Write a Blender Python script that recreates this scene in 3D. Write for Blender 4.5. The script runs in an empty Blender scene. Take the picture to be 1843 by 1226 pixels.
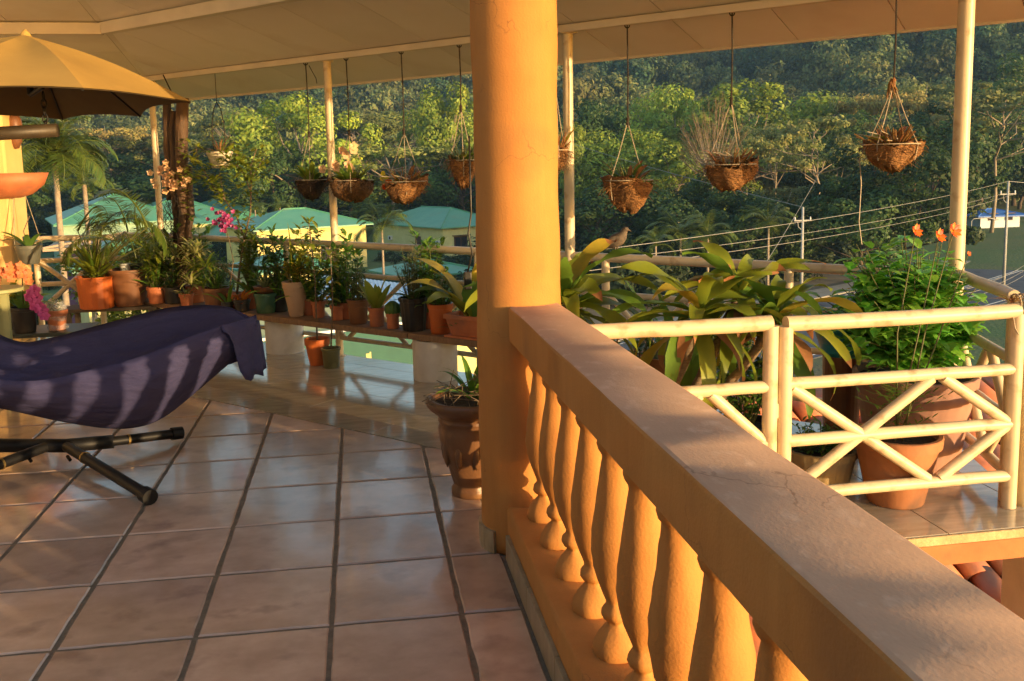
import bpy, math, random
import numpy as np
from mathutils import Vector, Matrix
S = bpy.context.scene
COL = S.collection
R = math.radians
random.seed(7)
RNG = np.random.default_rng(7)

# ------------------------------------------------------------------ camera
F, YAW, PIT, ROLL, SH, H = 1640.7, .1645, .1256, -.0204, -110.8, 1.5   # px focal length of the 1843 px wide frame
fwd = Vector((math.sin(YAW)*math.cos(PIT), math.cos(YAW)*math.cos(PIT), -math.sin(PIT)))
rgt = Vector((math.cos(YAW), -math.sin(YAW), 0)); upv = rgt.cross(fwd)
r2 = rgt*math.cos(ROLL) + upv*math.sin(ROLL); u2 = upv*math.cos(ROLL) - rgt*math.sin(ROLL)
cd = bpy.data.cameras.new('camera'); cam = bpy.data.objects.new('camera', cd); COL.objects.link(cam)
cam.matrix_world = Matrix(((r2.x, u2.x, -fwd.x, 0), (r2.y, u2.y, -fwd.y, 0), (r2.z, u2.z, -fwd.z, H), (0, 0, 0, 1)))
cd.sensor_width = 36; cd.lens = 36*F/1843; cd.shift_y = SH/1843; cd.clip_start = .05; cd.clip_end = 6000
S.camera = cam

# ------------------------------------------------------------------ sky, sun, exposure
SUN_A, SUN_E = R(42), R(4.3)          # the light travels towards (-sin A, cos A), low over the horizon
sd = Vector((-math.sin(SUN_A)*math.cos(SUN_E), math.cos(SUN_A)*math.cos(SUN_E), -math.sin(SUN_E)))
W = bpy.data.worlds.new('World'); S.world = W; W.use_nodes = True
wn = W.node_tree.nodes; wl = W.node_tree.links
sky = wn.new('ShaderNodeTexSky'); sky.sky_type = 'NISHITA'; sky.sun_disc = False
sky.sun_elevation = SUN_E; sky.sun_rotation = math.atan2(-sd.x, -sd.y)
sky.air_density = 1.0; sky.dust_density = 1.0; sky.ozone_density = 1.3
bg = wn['Background']; wl.new(sky.outputs[0], bg.inputs[0]); bg.inputs[1].default_value = .15
sl = bpy.data.lights.new('sun', 'SUN'); sun = bpy.data.objects.new('sun', sl); COL.objects.link(sun)
sl.energy = 2.1; sl.angle = R(.55); sl.color = (1, .68, .34)
sun.rotation_euler = sd.to_track_quat('-Z', 'Y').to_euler()
S.view_settings.view_transform = 'Standard'; S.view_settings.look = 'None'
S.view_settings.exposure = 1.88; S.view_settings.gamma = 1
S.render.engine = 'CYCLES'
S.cycles.use_denoising = True
S.cycles.max_bounces = 8; S.cycles.diffuse_bounces = 4; S.cycles.glossy_bounces = 4; S.cycles.transmission_bounces = 4
S.cycles.transparent_max_bounces = 6; S.cycles.volume_bounces = 1; S.cycles.caustics_reflective = False; S.cycles.caustics_refractive = False

# ------------------------------------------------------------------ layout helpers: where a sight line meets a real plane of the place
CX, CY = 921.5, 613+SH
def ray(x, y): return r2*((x-CX)/F) - u2*((y-CY)/F) + fwd
C0 = Vector((0, 0, H))
def PZ(x, y, z=0): d = ray(x, y); return C0 + d*((z-H)/d.z)
def PC(x, y, s): d = ray(x, y); return C0 + d*(s/(d.x+d.y))
def PY(x, y, Y): d = ray(x, y); return C0 + d*(Y/d.y)
def PX(x, y, X): d = ray(x, y); return C0 + d*(X/d.x)
def V(*a): return Vector(a)

# ------------------------------------------------------------------ object helpers
ORG = {}
def tag(o, label=None, cat=None, group=None, kind=None):
    if label: o['label'] = label
    if cat: o['category'] = cat
    if group: o['group'] = group
    if kind: o['kind'] = kind
    return o
def thing(name, loc, label, cat, group=None):
    o = bpy.data.objects.new(name, None); o.empty_display_size = .1
    o.location = loc; COL.objects.link(o); ORG[o] = Vector(loc)
    return tag(o, label, cat, group)
def link(name, me, mat, parent=None, org=None):
    o = bpy.data.objects.new(name, me); COL.objects.link(o)
    if mat is not None and not me.materials:
        for m in (mat if isinstance(mat, (list, tuple)) else [mat]): me.materials.append(m)
    if parent is not None: o.parent = parent
    ORG[o] = org if org is not None else Vector()
    return o
def copy_tree(o, parent=None, loc=None, rz=None, sc=None):
    c = o.copy(); COL.objects.link(c); c.parent = parent; ORG[c] = Vector(loc) if loc is not None else ORG.get(o, Vector())
    if loc is not None: c.location = loc
    if rz is not None: c.rotation_euler = (0, 0, rz)
    if sc is not None: c.scale = sc if isinstance(sc, (tuple, Vector)) else (sc, sc, sc)
    for ch in list(o.children): copy_tree(ch, c)
    return c

class MB:
    def __init__(s): s.v = []; s.f = []; s.mi = []
    def add(s, vs, fs, mi=0):
        b = len(s.v); s.v.extend([tuple(q) for q in vs]); s.f.extend([tuple(i+b for i in f) for f in fs]); s.mi.extend([mi]*len(fs)); return s
    def box(s, a, b, mi=0):
        x0, y0, z0 = a; x1, y1, z1 = b
        return s.add([(x0,y0,z0),(x1,y0,z0),(x1,y1,z0),(x0,y1,z0),(x0,y0,z1),(x1,y0,z1),(x1,y1,z1),(x0,y1,z1)],
                     [(3,2,1,0),(4,5,6,7),(0,1,5,4),(1,2,6,5),(2,3,7,6),(3,0,4,7)], mi)
    def bar(s, a, b, w, h, up=(0,0,1), mi=0):
        a = Vector(a); b = Vector(b); d = (b-a).normalized(); u = Vector(up); r = d.cross(u).normalized()*(w/2); u = r.cross(d).normalized()*(h/2)
        return s.add([a-r-u, a+r-u, a+r+u, a-r+u, b-r-u, b+r-u, b+r+u, b-r+u],
                     [(0,1,2,3),(7,6,5,4),(1,0,4,5),(2,1,5,6),(3,2,6,7),(0,3,7,4)], mi)
    def prism(s, poly, z0, z1, mi=0):
        n = len(poly); vs = [(p[0],p[1],z0) for p in poly]+[(p[0],p[1],z1) for p in poly]
        ar = sum(poly[i][0]*poly[(i+1)%n][1]-poly[(i+1)%n][0]*poly[i][1] for i in range(n))
        fs = [tuple(range(n-1,-1,-1)), tuple(range(n,2*n))]+[(i,(i+1)%n,n+(i+1)%n,n+i) for i in range(n)]
        if ar < 0: fs = [tuple(reversed(f)) for f in fs]
        return s.add(vs, fs, mi)
    def tube(s, pts, r, n=8, caps=True, mi=0):
        pts = [Vector(p) for p in pts]; m = len(pts)
        rs = r if isinstance(r, (list, tuple)) else [r]*m
        vs = []; fs = []; ref = None
        for i, p in enumerate(pts):
            d = (pts[min(i+1,m-1)]-pts[max(i-1,0)])
            d = d.normalized() if d.length > 1e-9 else Vector((0,0,1))
            if ref is None: ref = d.orthogonal().normalized()
            ref = (ref-d*ref.dot(d));  ref = ref.normalized() if ref.length > 1e-6 else d.orthogonal().normalized()
            b = d.cross(ref)
            for k in range(n):
                t = 2*math.pi*k/n; vs.append(p+(ref*math.cos(t)+b*math.sin(t))*rs[i])
        for i in range(m-1):
            for k in range(n):
                k2 = (k+1)%n; fs.append((i*n+k, i*n+k2, (i+1)*n+k2, (i+1)*n+k))
        if caps: fs += [tuple(range(n-1,-1,-1)), tuple(range((m-1)*n, m*n))]
        return s.add(vs, fs, mi)
    def lathe(s, prof, c=(0,0,0), n=24, mi=0, wob=0, capb=True, capt=False, flute=0, nf=0):
        c = Vector(c); vs = []; fs = []; m = len(prof)
        for i, (r, z) in enumerate(prof):
            for k in range(n):
                t = 2*math.pi*k/n
                rr = r*(1+wob*math.sin(3*t+i)+ (flute*math.cos(nf*t) if flute else 0))
                vs.append((c.x+rr*math.cos(t), c.y+rr*math.sin(t), c.z+z))
        for i in range(m-1):
            for k in range(n):
                k2 = (k+1)%n; fs.append((i*n+k, i*n+k2, (i+1)*n+k2, (i+1)*n+k))
        if capb: fs.append(tuple(range(n-1,-1,-1)))
        if capt: fs.append(tuple(range((m-1)*n, m*n)))
        return s.add(vs, fs, mi)
    def disc(s, c, r, n=20, mi=0, wob=.0):
        c = Vector(c); vs = [c]+[(c.x+r*math.cos(2*math.pi*k/n), c.y+r*math.sin(2*math.pi*k/n), c.z+random.uniform(-wob,wob)) for k in range(n)]
        return s.add(vs, [(0,k+1,(k+1)%n+1) for k in range(n)], mi)
    def leaf(s, p, d, L, W, droop=.6, fold=.18, n=6, shape=.9, side=None, twist=0, wave=0, mi=0, tip=0):
        p = Vector(p); d = Vector(d).normalized()
        up = Vector((0,0,1)); sd_ = side if side is not None else d.cross(up)
        if sd_.length < 1e-3: sd_ = Vector((1,0,0)).cross(d)
        sd_ = sd_.normalized(); vs = []; fs = []; q = p.copy(); ph = random.uniform(0, 6)
        for i in range(n+1):
            t = i/n
            w = W*.5*random.uniform(.92,1.08)*(math.sin(math.pi*min(1, max(0, (.04+.96*t)**shape)))**.75) if i < n else W*.01
            nrm = sd_.cross(d).normalized(); a = twist*t
            s1 = sd_*math.cos(a)+nrm*math.sin(a); n1 = nrm*math.cos(a)-sd_*math.sin(a)
            wz = wave*W*math.sin(ph+t*11)
            vs += [q-s1*w+n1*(fold*w+wz), q, q+s1*w+n1*(fold*w-wz)]
            q = q+d*(L/n)
            ax = sd_; d = Matrix.Rotation(-droop/n*(.4+1.2*t), 3, ax)@d
        for i in range(n):
            b = i*3; fs += [(b,b+1,b+4,b+3),(b+1,b+2,b+5,b+4)]
        s.add(vs, fs, mi)
        if tip: s.mi[-2*tip:] = [1]*(2*tip)
        return s
    def mesh(s, name, org=None, smooth=False, sub=None):
        me = bpy.data.meshes.new(name)
        v = np.array(s.v, dtype=np.float32).reshape(-1, 3)
        if org is not None: v = v-np.array(org, dtype=np.float32)
        me.from_pydata(v.tolist(), [], s.f)
        if any(s.mi): me.polygons.foreach_set('material_index', s.mi)
        if smooth: me.polygons.foreach_set('use_smooth', [True]*len(me.polygons))
        me.update(); return me
    def build(s, name, mat, parent=None, smooth=False, bevel=0, org=None, kind=None):
        og = ORG.get(parent) if parent is not None else (Vector(org) if org is not None else None)
        me = s.mesh(name, og, smooth)
        o = link(name, me, mat, parent, og if parent is not None else None)
        if parent is None and org is not None: o.location = org; ORG[o] = Vector(org)
        if kind: o['kind'] = kind
        if bevel:
            b = o.modifiers.new('bevel', 'BEVEL'); b.width = bevel; b.segments = 2; b.limit_method = 'ANGLE'; b.angle_limit = R(40)
        return o
def smooth_angle(o, deg=40):
    o.data.polygons.foreach_set('use_smooth', [True]*len(o.data.polygons)); o.data.set_sharp_from_angle(angle=R(deg))
    return o

# ------------------------------------------------------------------ materials
MATS = {}
def M(name, c1, c2=None, ns=4, rough=.6, bump=0, bs=60, spec=.5, metal=0, coat=0, orand=0, irand=0, transl=0, coord='Object', detail=4,
      stretch=None, streak=0, crack=0, spots=None, spotscale=8, hue=0, bdist=.01, wave=None):
    if name in MATS: return MATS[name]
    m = bpy.data.materials.new(name); m.use_nodes = True; nt = m.node_tree; N = nt.nodes; Lk = nt.links
    pb = N['Principled BSDF']; out = N['Material Output']
    pb.inputs['Roughness'].default_value = rough; pb.inputs['Metallic'].default_value = metal
    pb.inputs['Specular IOR Level'].default_value = spec; pb.inputs['Coat Weight'].default_value = coat; pb.inputs['Coat Roughness'].default_value = .08
    if coord == 'World': vec = N.new('ShaderNodeNewGeometry').outputs['Position']
    else: vec = N.new('ShaderNodeTexCoord').outputs['Object']
    if stretch:
        mp = N.new('ShaderNodeMapping'); mp.inputs['Scale'].default_value = stretch[:3]
        if len(stretch) > 3: mp.inputs['Rotation'].default_value = (0, 0, stretch[3])
        Lk.new(vec, mp.inputs[0]); vec = mp.outputs[0]
    if orand and coord != 'World':
        oi0 = N.new('ShaderNodeObjectInfo'); ad = N.new('ShaderNodeVectorMath'); ad.operation = 'MULTIPLY_ADD'
        cb = N.new('ShaderNodeCombineXYZ')
        for i in range(3): Lk.new(oi0.outputs['Random'], cb.inputs[i])
        ad.inputs[1].default_value = (37, 53, 71); Lk.new(cb.outputs[0], ad.inputs[0]); Lk.new(vec, ad.inputs[2]); vec = ad.outputs[0]
    col = None
    if c2 is not None:
        nz = N.new('ShaderNodeTexNoise'); nz.inputs['Scale'].default_value = ns; nz.inputs['Detail'].default_value = detail; nz.inputs['Roughness'].default_value = .6
        Lk.new(vec, nz.inputs['Vector'])
        mr = N.new('ShaderNodeMapRange'); mr.inputs['From Min'].default_value = .34; mr.inputs['From Max'].default_value = .66; Lk.new(nz.outputs['Fac'], mr.inputs['Value'])
        mx = N.new('ShaderNodeMix'); mx.data_type = 'RGBA'; mx.inputs['A'].default_value = (*c1, 1); mx.inputs['B'].default_value = (*c2, 1)
        Lk.new(mr.outputs[0], mx.inputs['Factor']); col = mx.outputs['Result']
    else:
        rgb = N.new('ShaderNodeRGB'); rgb.outputs[0].default_value = (*c1, 1); col = rgb.outputs[0]
    if spots:
        n3 = N.new('ShaderNodeTexNoise'); n3.inputs['Scale'].default_value = spotscale; n3.inputs['Detail'].default_value = 6; Lk.new(vec, n3.inputs['Vector'])
        m3 = N.new('ShaderNodeMapRange'); m3.inputs['From Min'].default_value = .56; m3.inputs['From Max'].default_value = .72; Lk.new(n3.outputs['Fac'], m3.inputs['Value'])
        x3 = N.new('ShaderNodeMix'); x3.data_type = 'RGBA'; x3.inputs['B'].default_value = (*spots, 1); Lk.new(col, x3.inputs['A']); Lk.new(m3.outputs[0], x3.inputs['Factor']); col = x3.outputs['Result']
    if crack:
        nw = N.new('ShaderNodeTexNoise'); nw.inputs['Scale'].default_value = 5; nw.inputs['Detail'].default_value = 6; Lk.new(vec, nw.inputs['Vector'])
        wa = N.new('ShaderNodeVectorMath'); wa.operation = 'MULTIPLY_ADD'; wa.inputs[1].default_value = (.35,.35,.35); Lk.new(nw.outputs['Color'], wa.inputs[0]); Lk.new(vec, wa.inputs[2])
        vo = N.new('ShaderNodeTexVoronoi'); vo.feature = 'DISTANCE_TO_EDGE'; vo.inputs['Scale'].default_value = crack; Lk.new(wa.outputs[0], vo.inputs['Vector'])
        n5 = N.new('ShaderNodeTexNoise'); n5.inputs['Scale'].default_value = 2.3; Lk.new(vec, n5.inputs['Vector'])
        mk = N.new('ShaderNodeMapRange'); mk.inputs['From Min'].default_value = .52; mk.inputs['From Max'].default_value = .60; Lk.new(n5.outputs['Fac'], mk.inputs['Value'])
        cr_ = N.new('ShaderNodeMapRange'); cr_.inputs['From Max'].default_value = .0042; cr_.inputs['To Min'].default_value = .55; cr_.inputs['To Max'].default_value = 0; Lk.new(vo.outputs['Distance'], cr_.inputs['Value'])
        mu = N.new('ShaderNodeMath'); mu.operation = 'MULTIPLY'; Lk.new(mk.outputs[0], mu.inputs[0]); Lk.new(cr_.outputs[0], mu.inputs[1])
        x5 = N.new('ShaderNodeMix'); x5.data_type = 'RGBA'; x5.inputs['B'].default_value = (.12,.06,.03,1); Lk.new(col, x5.inputs['A']); Lk.new(mu.outputs[0], x5.inputs['Factor']); col = x5.outputs['Result']
    if streak:
        ms_ = N.new('ShaderNodeMapping'); ms_.inputs['Scale'].default_value = (14, 14, 1.1); Lk.new(vec, ms_.inputs[0])
        n4 = N.new('ShaderNodeTexNoise'); n4.inputs['Scale'].default_value = 2.2; n4.inputs['Detail'].default_value = 8; n4.inputs['Roughness'].default_value = .7; Lk.new(ms_.outputs[0], n4.inputs['Vector'])
        m4 = N.new('ShaderNodeMapRange'); m4.inputs['From Min'].default_value = .35; m4.inputs['From Max'].default_value = .62; m4.inputs['To Min'].default_value = 1-streak; Lk.new(n4.outputs['Fac'], m4.inputs['Value'])
        x4 = N.new('ShaderNodeMix'); x4.data_type = 'RGBA'; x4.blend_type = 'MULTIPLY'; x4.inputs['Factor'].default_value = 1; Lk.new(col, x4.inputs['A']); Lk.new(m4.outputs[0], x4.inputs['B']); col = x4.outputs['Result']
    if orand or irand:
        hs = N.new('ShaderNodeHueSaturation'); Lk.new(col, hs.inputs['Color']); col = hs.outputs[0]
        srcs = []
        if orand: srcs.append((N.new('ShaderNodeObjectInfo').outputs['Random'], orand))
        if irand: srcs.append((N.new('ShaderNodeNewGeometry').outputs['Random Per Island'], irand))
        prev = None
        for sk, amt in srcs:
            a = N.new('ShaderNodeMapRange'); a.inputs['To Min'].default_value = 1-amt; a.inputs['To Max'].default_value = 1+amt; Lk.new(sk, a.inputs['Value'])
            if prev is None: prev = a.outputs[0]
            else:
                mm = N.new('ShaderNodeMath'); mm.operation = 'MULTIPLY'; Lk.new(prev, mm.inputs[0]); Lk.new(a.outputs[0], mm.inputs[1]); prev = mm.outputs[0]
        Lk.new(prev, hs.inputs['Value'])
        if hue:
            a = N.new('ShaderNodeMath'); a.operation = 'MULTIPLY'; a.inputs[1].default_value = 7.31; Lk.new(srcs[-1][0], a.inputs[0])
            fr = N.new('ShaderNodeMath'); fr.operation = 'FRACT'; Lk.new(a.outputs[0], fr.inputs[0])
            b = N.new('ShaderNodeMapRange'); b.inputs['To Min'].default_value = .5-hue; b.inputs['To Max'].default_value = .5+hue; Lk.new(fr.outputs[0], b.inputs['Value']); Lk.new(b.outputs[0], hs.inputs['Hue'])
    Lk.new(col, pb.inputs['Base Color'])
    if bump:
        n2 = N.new('ShaderNodeTexNoise'); n2.inputs['Scale'].default_value = bs; n2.inputs['Detail'].default_value = 5; Lk.new(vec, n2.inputs['Vector'])
        bp = N.new('ShaderNodeBump'); bp.inputs['Strength'].default_value = bump; bp.inputs['Distance'].default_value = bdist; Lk.new(n2.outputs['Fac'], bp.inputs['Height'])
        Lk.new(bp.outputs[0], pb.inputs['Normal'])
    if transl:
        tr = N.new('ShaderNodeBsdfTranslucent'); Lk.new(col, tr.inputs['Color']); ms = N.new('ShaderNodeMixShader'); ms.inputs[0].default_value = transl
        Lk.new(pb.outputs[0], ms.inputs[1]); Lk.new(tr.outputs[0], ms.inputs[2]); Lk.new(ms.outputs[0], out.inputs['Surface'])
    MATS[name] = m; return m
def LEAF(name, c1, c2, **k):
    a = dict(ns=3, rough=.45, irand=.25, transl=.35, spec=.4, hue=.02); a.update(k); return M(name, c1, c2, **a)

stucco = M('orange_stucco', (.53,.24,.064), (.46,.20,.05), ns=3, rough=.78, bump=.32, bs=140, spec=.25, bdist=.004, spots=(.37,.17,.055), spotscale=2.2, streak=.07, crack=1.7)
raildust = M('dusty_rail_paint', (.60,.385,.25), (.53,.335,.215), ns=6, rough=.8, bump=.22, bs=150, spec=.25, bdist=.0025, stretch=(1,.6,1), spots=(.65,.44,.30), spotscale=26, crack=1.5)
cream = M('cream_tube_paint', (.63,.53,.35), (.57,.47,.30), ns=9, rough=.42, bump=.12, bs=60, bdist=.003, spots=(.42,.30,.17), spotscale=14)
terratile = M('terracotta_floor_tile', (.61,.42,.305), (.46,.305,.215), ns=5, rough=.27, bump=.07, bs=26, orand=.16, spec=.9, coat=.4, detail=7, bdist=.010, spots=(.36,.235,.175), spotscale=5.5, stretch=(1,1.25,1))
grout = M('grout', (.23,.175,.115), (.16,.12,.08), ns=30, rough=.9, bump=.5, bs=120, coord='World')
plank = M('porcelain_plank', (.46,.41,.32), (.34,.29,.21), ns=2.6, rough=.13, bump=.04, bs=30, orand=.10, spec=.6, coat=.4, stretch=(2,9,2), detail=6, bdist=.004)
concrete = M('painted_concrete', (.62,.60,.56), (.52,.50,.46), ns=7, rough=.8, bump=.3, bs=50, bdist=.004, spots=(.4,.37,.32), spotscale=5)
terra = M('terracotta_pot', (.50,.165,.065), (.38,.115,.045), ns=7, rough=.6, bump=.2, bs=40, bdist=.003, orand=.16, spots=(.30,.12,.07), spotscale=6)
terra2 = M('aged_terracotta', (.40,.17,.07), (.28,.11,.045), ns=5, rough=.65, bump=.4, bs=30, bdist=.004, spots=(.10,.06,.038), spotscale=3.5)
soil = M('potting_soil', (.035,.022,.014), (.07,.045,.028), ns=40, rough=.95, bump=1, bs=60, bdist=.02)
wood = M('bench_wood', (.26,.155,.085), (.17,.10,.055), ns=4, rough=.7, bump=.3, bs=40, stretch=(3,14,3,math.pi/4), bdist=.004)
blacksteel = M('black_steel', (.006,.006,.007), (.011,.010,.010), ns=12, rough=.5, spec=.3, bump=.08, bs=60, bdist=.003)
darkcord = M('dark_cord', (.02,.016,.014), (.04,.03,.022), ns=40, rough=.9)
wire = M('pale_wire', (.42,.36,.26), (.3,.24,.16), ns=30, rough=.55)
coir = M('coir_fibre', (.34,.17,.06), (.19,.085,.03), ns=18, rough=.95, bump=1, bs=45, bdist=.03, stretch=(1,1,3))
# ================================================================== THE TERRACE
def clip(poly, a, b, c):        # keep a*x+b*y<=c
    out = []
    for i in range(len(poly)):
        p, q = poly[i], poly[(i+1)%len(poly)]; dp = a*p[0]+b*p[1]-c; dq = a*q[0]+b*q[1]-c
        if dp <= 0: out.append(p)
        if (dp < 0 < dq) or (dq < 0 < dp):
            t = dp/(dp-dq); out.append((p[0]+(q[0]-p[0])*t, p[1]+(q[1]-p[1])*t))
    return out
def area(poly): return abs(sum(poly[i][0]*poly[(i+1)%len(poly)][1]-poly[(i+1)%len(poly)][0]*poly[i][1] for i in range(len(poly))))/2
def inset(poly, d):
    n = len(poly); out = []
    sg = 1 if sum(poly[i][0]*poly[(i+1)%n][1]-poly[(i+1)%n][0]*poly[i][1] for i in range(n)) > 0 else -1
    P = [Vector((p[0],p[1])) for p in poly]
    for i in range(n):
        e1 = (P[i]-P[i-1]); e2 = (P[(i+1)%n]-P[i])
        if e1.length < 1e-6 or e2.length < 1e-6: out.append(tuple(P[i])); continue
        n1 = Vector((-e1.y, e1.x)).normalized()*sg; n2 = Vector((-e2.y, e2.x)).normalized()*sg
        m = (n1+n2); l = m.length
        if l < .2: out.append(tuple(P[i])); continue
        m /= l; out.append(tuple(P[i]+m*(d/max(.35, m.dot(n1)))))
    return out
def slab_piece(name, poly, z1, th, mat, parent, jit=0, bev=.004, seg=.06):
    pts = []
    n = len(poly)
    for i in range(n):
        p, q = Vector(poly[i]), Vector(poly[(i+1)%n]); k = max(1, int((q-p).length/seg)) if jit else 1
        for j in range(k):
            w = p.lerp(q, j/k)
            if jit: w = w+Vector((random.gauss(0,jit), random.gauss(0,jit)))
            pts.append((w.x, w.y))
    c = (sum(p[0] for p in poly)/n, sum(p[1] for p in poly)/n, z1)
    a = inset(pts, bev); m = len(pts); mb = MB()
    mb.add([(x,y,z1-th) for x,y in pts]+[(x,y,z1-bev) for x,y in pts]+[(x,y,z1) for x,y in a],
           [(i,(i+1)%m,m+(i+1)%m,m+i) for i in range(m)]+[(m+i,m+(i+1)%m,2*m+(i+1)%m,2*m+i) for i in range(m)]+[tuple(range(2*m,3*m))])
    me = mb.mesh(name, c); o = link(name, me, mat, parent); o.location = Vector(c)-ORG.get(parent, Vector()); ORG[o] = Vector(c)
    return o
RS = 7.12                                     # the back railing stands on x + y = RS
floor_poly = [(-5,-2.2),(.75,-2.2),(.75,3.15),(2.72,3.15),(3.03,4.17),(-1.88,9.08),(-5,9.08)]
fl = MB().prism(floor_poly, -.12, -.006).build('floor', grout); tag(fl, kind='structure')
TX, TY, TW, TH_ = .288, 2.91, .434, .463
for i in range(-11, 2):
    for j in range(-8, 14):
        x0, y0 = TX+TW*(i-1), TY+TH_*(j-1); skew = -.02*(x0+.2)
        g = .0085
        p = [(x0+g, y0+g), (min(x0+TW, .497 if i == 1 else 9)-g, y0+g), (min(x0+TW, .497 if i == 1 else 9)-g, y0+TH_-g), (x0+g, y0+TH_-g)]
        p = [(x, y-.022*(x+.14)) for x, y in p]
        p = clip(p, 1, 1, 5.085)
        if y0 < .6 or y0 > 8.9 or len(p) < 3 or area(p) < .0015: continue
        slab_piece('tile', p, 0, .02, terratile, fl, jit=.0012, bev=.005)
q2 = math.sqrt(.5)
def uv(u, v): return ((u+v)*q2, (v-u)*q2)      # u runs along the back edge (to the right), v outwards
v0, v1, rows = 5.10*q2, 7.2*q2, 7
wv = (v1-v0)/rows
for r in range(rows):
    off = (r*.47) % 1.2
    for k in range(-8, 5):
        u0, u1 = k*1.2+off, k*1.2+off+1.2; g = .0012
        p = [uv(u0+g, v0+r*wv+g), uv(u1-g, v0+r*wv+g), uv(u1-g, v0+(r+1)*wv-g), uv(u0+g, v0+(r+1)*wv-g)]
        p = clip(clip(clip(p, 1, 0, .768), 0, 1, 9.05), -1, 0, 5)
        if len(p) < 3 or area(p) < .002: continue
        slab_piece('plank', p, 0, .02, plank, fl, bev=.0015)
for i in range(-3, 2):
    for j in range(0, 6):
        x0, y0 = 2.27+.5*i, 3.15+.6*j; g = .002
        p = [(x0+g,y0+g),(x0+.5-g,y0+g),(x0+.5-g,y0+.6-g),(x0+g,y0+.6-g)]
        p = clip(clip(clip(p, -1, 0, -.772), 1, 1, 7.2), 1.02, -.31, 2.72*1.02-3.15*.31)
        if len(p) >= 3 and area(p) > .002: slab_piece('floor_tile', p, 0, .02, plank, fl, bev=.0015)
edgemat = M('slab_edge_plaster', (.55,.42,.22), (.42,.30,.15), ns=14, rough=.85, bump=.6, bs=60, bdist=.01)
orangebeam = M('orange_beam_paint', (.52,.155,.045), (.42,.12,.035), ns=6, rough=.7, bump=.3, bs=40, bdist=.005, spots=(.3,.1,.04), spotscale=5)
MB().box((.76,3.135,-.04),(2.74,3.149,-.002)).build('edge_trim', edgemat, fl, bevel=.004)
MB().box((.76,3.137,-.124),(2.735,3.1485,-.041)).build('edge_fascia', orangebeam, fl)

# the storey below; unseen house walls added to block sky and bounce warm light
plaster = M('cream_plaster', (.58,.50,.38), (.52,.44,.33), ns=3, rough=.85, bump=.25, bs=50, bdist=.004)
hw = MB().box((-5.2,-2.4,-12),(.4,4.4,-.125)); o = hw.build('house_wall', plaster); tag(o, 'plastered house wall carrying the terrace', 'wall')

o = MB().box((-5.2,-2.4,-.121),(-5.001,9.08,3.4)).build('side_wall', plaster); tag(o, 'unseen plaster side wall of the house left of the terrace', 'wall')  # added unseen wall, blocks sky and bounces warm light
o = MB().box((-5,-2.4,-.006),(.3,-2.2,3.4)).build('unseen_back_wall', plaster); tag(o, 'unseen plaster house wall behind the viewpoint', 'wall')

# the round column with its strip of skirting tiles
skirt = M('skirting_tile', (.42,.34,.21), (.30,.23,.13), ns=8, rough=.35, orand=.2, stretch=(3,3,1))
CCX, CCY, CR = .60, 3.46, .163
def zc(x, y): return min(2.36+.268*(7.05-x-y)*q2, 2.36+.1895*(8.9-y))
colm = thing('column', (CCX,CCY,0), 'thick round orange stucco column at the end of the balustrade', 'column')
prof = [(CR+.004*math.sin(z*3.1)+.002*math.sin(z*17), z) for z in np.linspace(0,2.95,60)]
sh = MB().lathe(prof, (CCX,CCY,0), 64).build('shaft', stucco, colm, smooth=True)
for k in range(13):
    a0 = R(60+20*k); mb = MB(); r0, r1 = CR-.002, CR+.016
    if 225 < 60+20*k+10 < 315 or 60+20*k > 285: continue
    vs = []
    for a in (a0+.006, a0+R(10), a0+R(20)-.006):
        for rr in (r0, r1):
            for z in (0, .088): vs.append((CCX+rr*math.cos(a), CCY+rr*math.sin(a), z))
    fs = []
    for b in (0, 4): fs += [(b,b+2,b+6,b+4),(b+2,b+3,b+7,b+6),(b+3,b+1,b+5,b+7)]
    fs += [(0,1,3,2),(8,10,11,9)]
    mb.add(vs, fs).build('skirting_tile', skirt, colm)

# the balustrade
BX = .635
bal = thing('balustrade', (BX,1.5,0), 'orange stucco balustrade with turned balusters and a broad dusty handrail', 'balustrade')
def rough_bar(name, x0, x1, z0, z1, y0, y1, mat, parent, bev, n=60, amp=.001, top=None):
    mb = MB(); prof_ = [(x0,z0),(x1,z0),(x1,z1-bev),(x1-bev*.4,z1-bev*.3),(x1-bev,z1),(x0+bev,z1),(x0+bev*.4,z1-bev*.3),(x0,z1-bev)]
    m = len(prof_); vs = []; fs = []
    for i in range(n+1):
        y = y0+(y1-y0)*i/n
        for j, (x, z) in enumerate(prof_):
            vs.append((x+amp*math.sin(y*9+j)+random.gauss(0,amp*.3), y, z+amp*math.sin(y*7+j*2)+random.gauss(0,amp*.3)))
    for i in range(n):
        for j in range(m): fs.append((i*m+j, (i+1)*m+j, (i+1)*m+(j+1)%m, i*m+(j+1)%m))
    fs += [tuple(range(m)), tuple(range((n+1)*m-1, n*m-1, -1))]
    o = mb.add(vs, fs).build(name, [mat, top] if top else mat, parent)
    if top:
        idx = [0]*len(fs)
        for i in range(n): idx[i*m+4] = 1; idx[i*m+3] = 1; idx[i*m+5] = 1; idx[i*m+2] = 0; 
        o.data.polygons.foreach_set('material_index', idx)
    smooth_angle(o, 35); return o
rough_bar('handrail', .535, .738, .845, .972, -1.2, 3.40, stucco, bal, .010, top=raildust)
rough_bar('plinth', .515, .755, -.006, .195, -1.2, 3.36, stucco, bal, .012)
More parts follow.
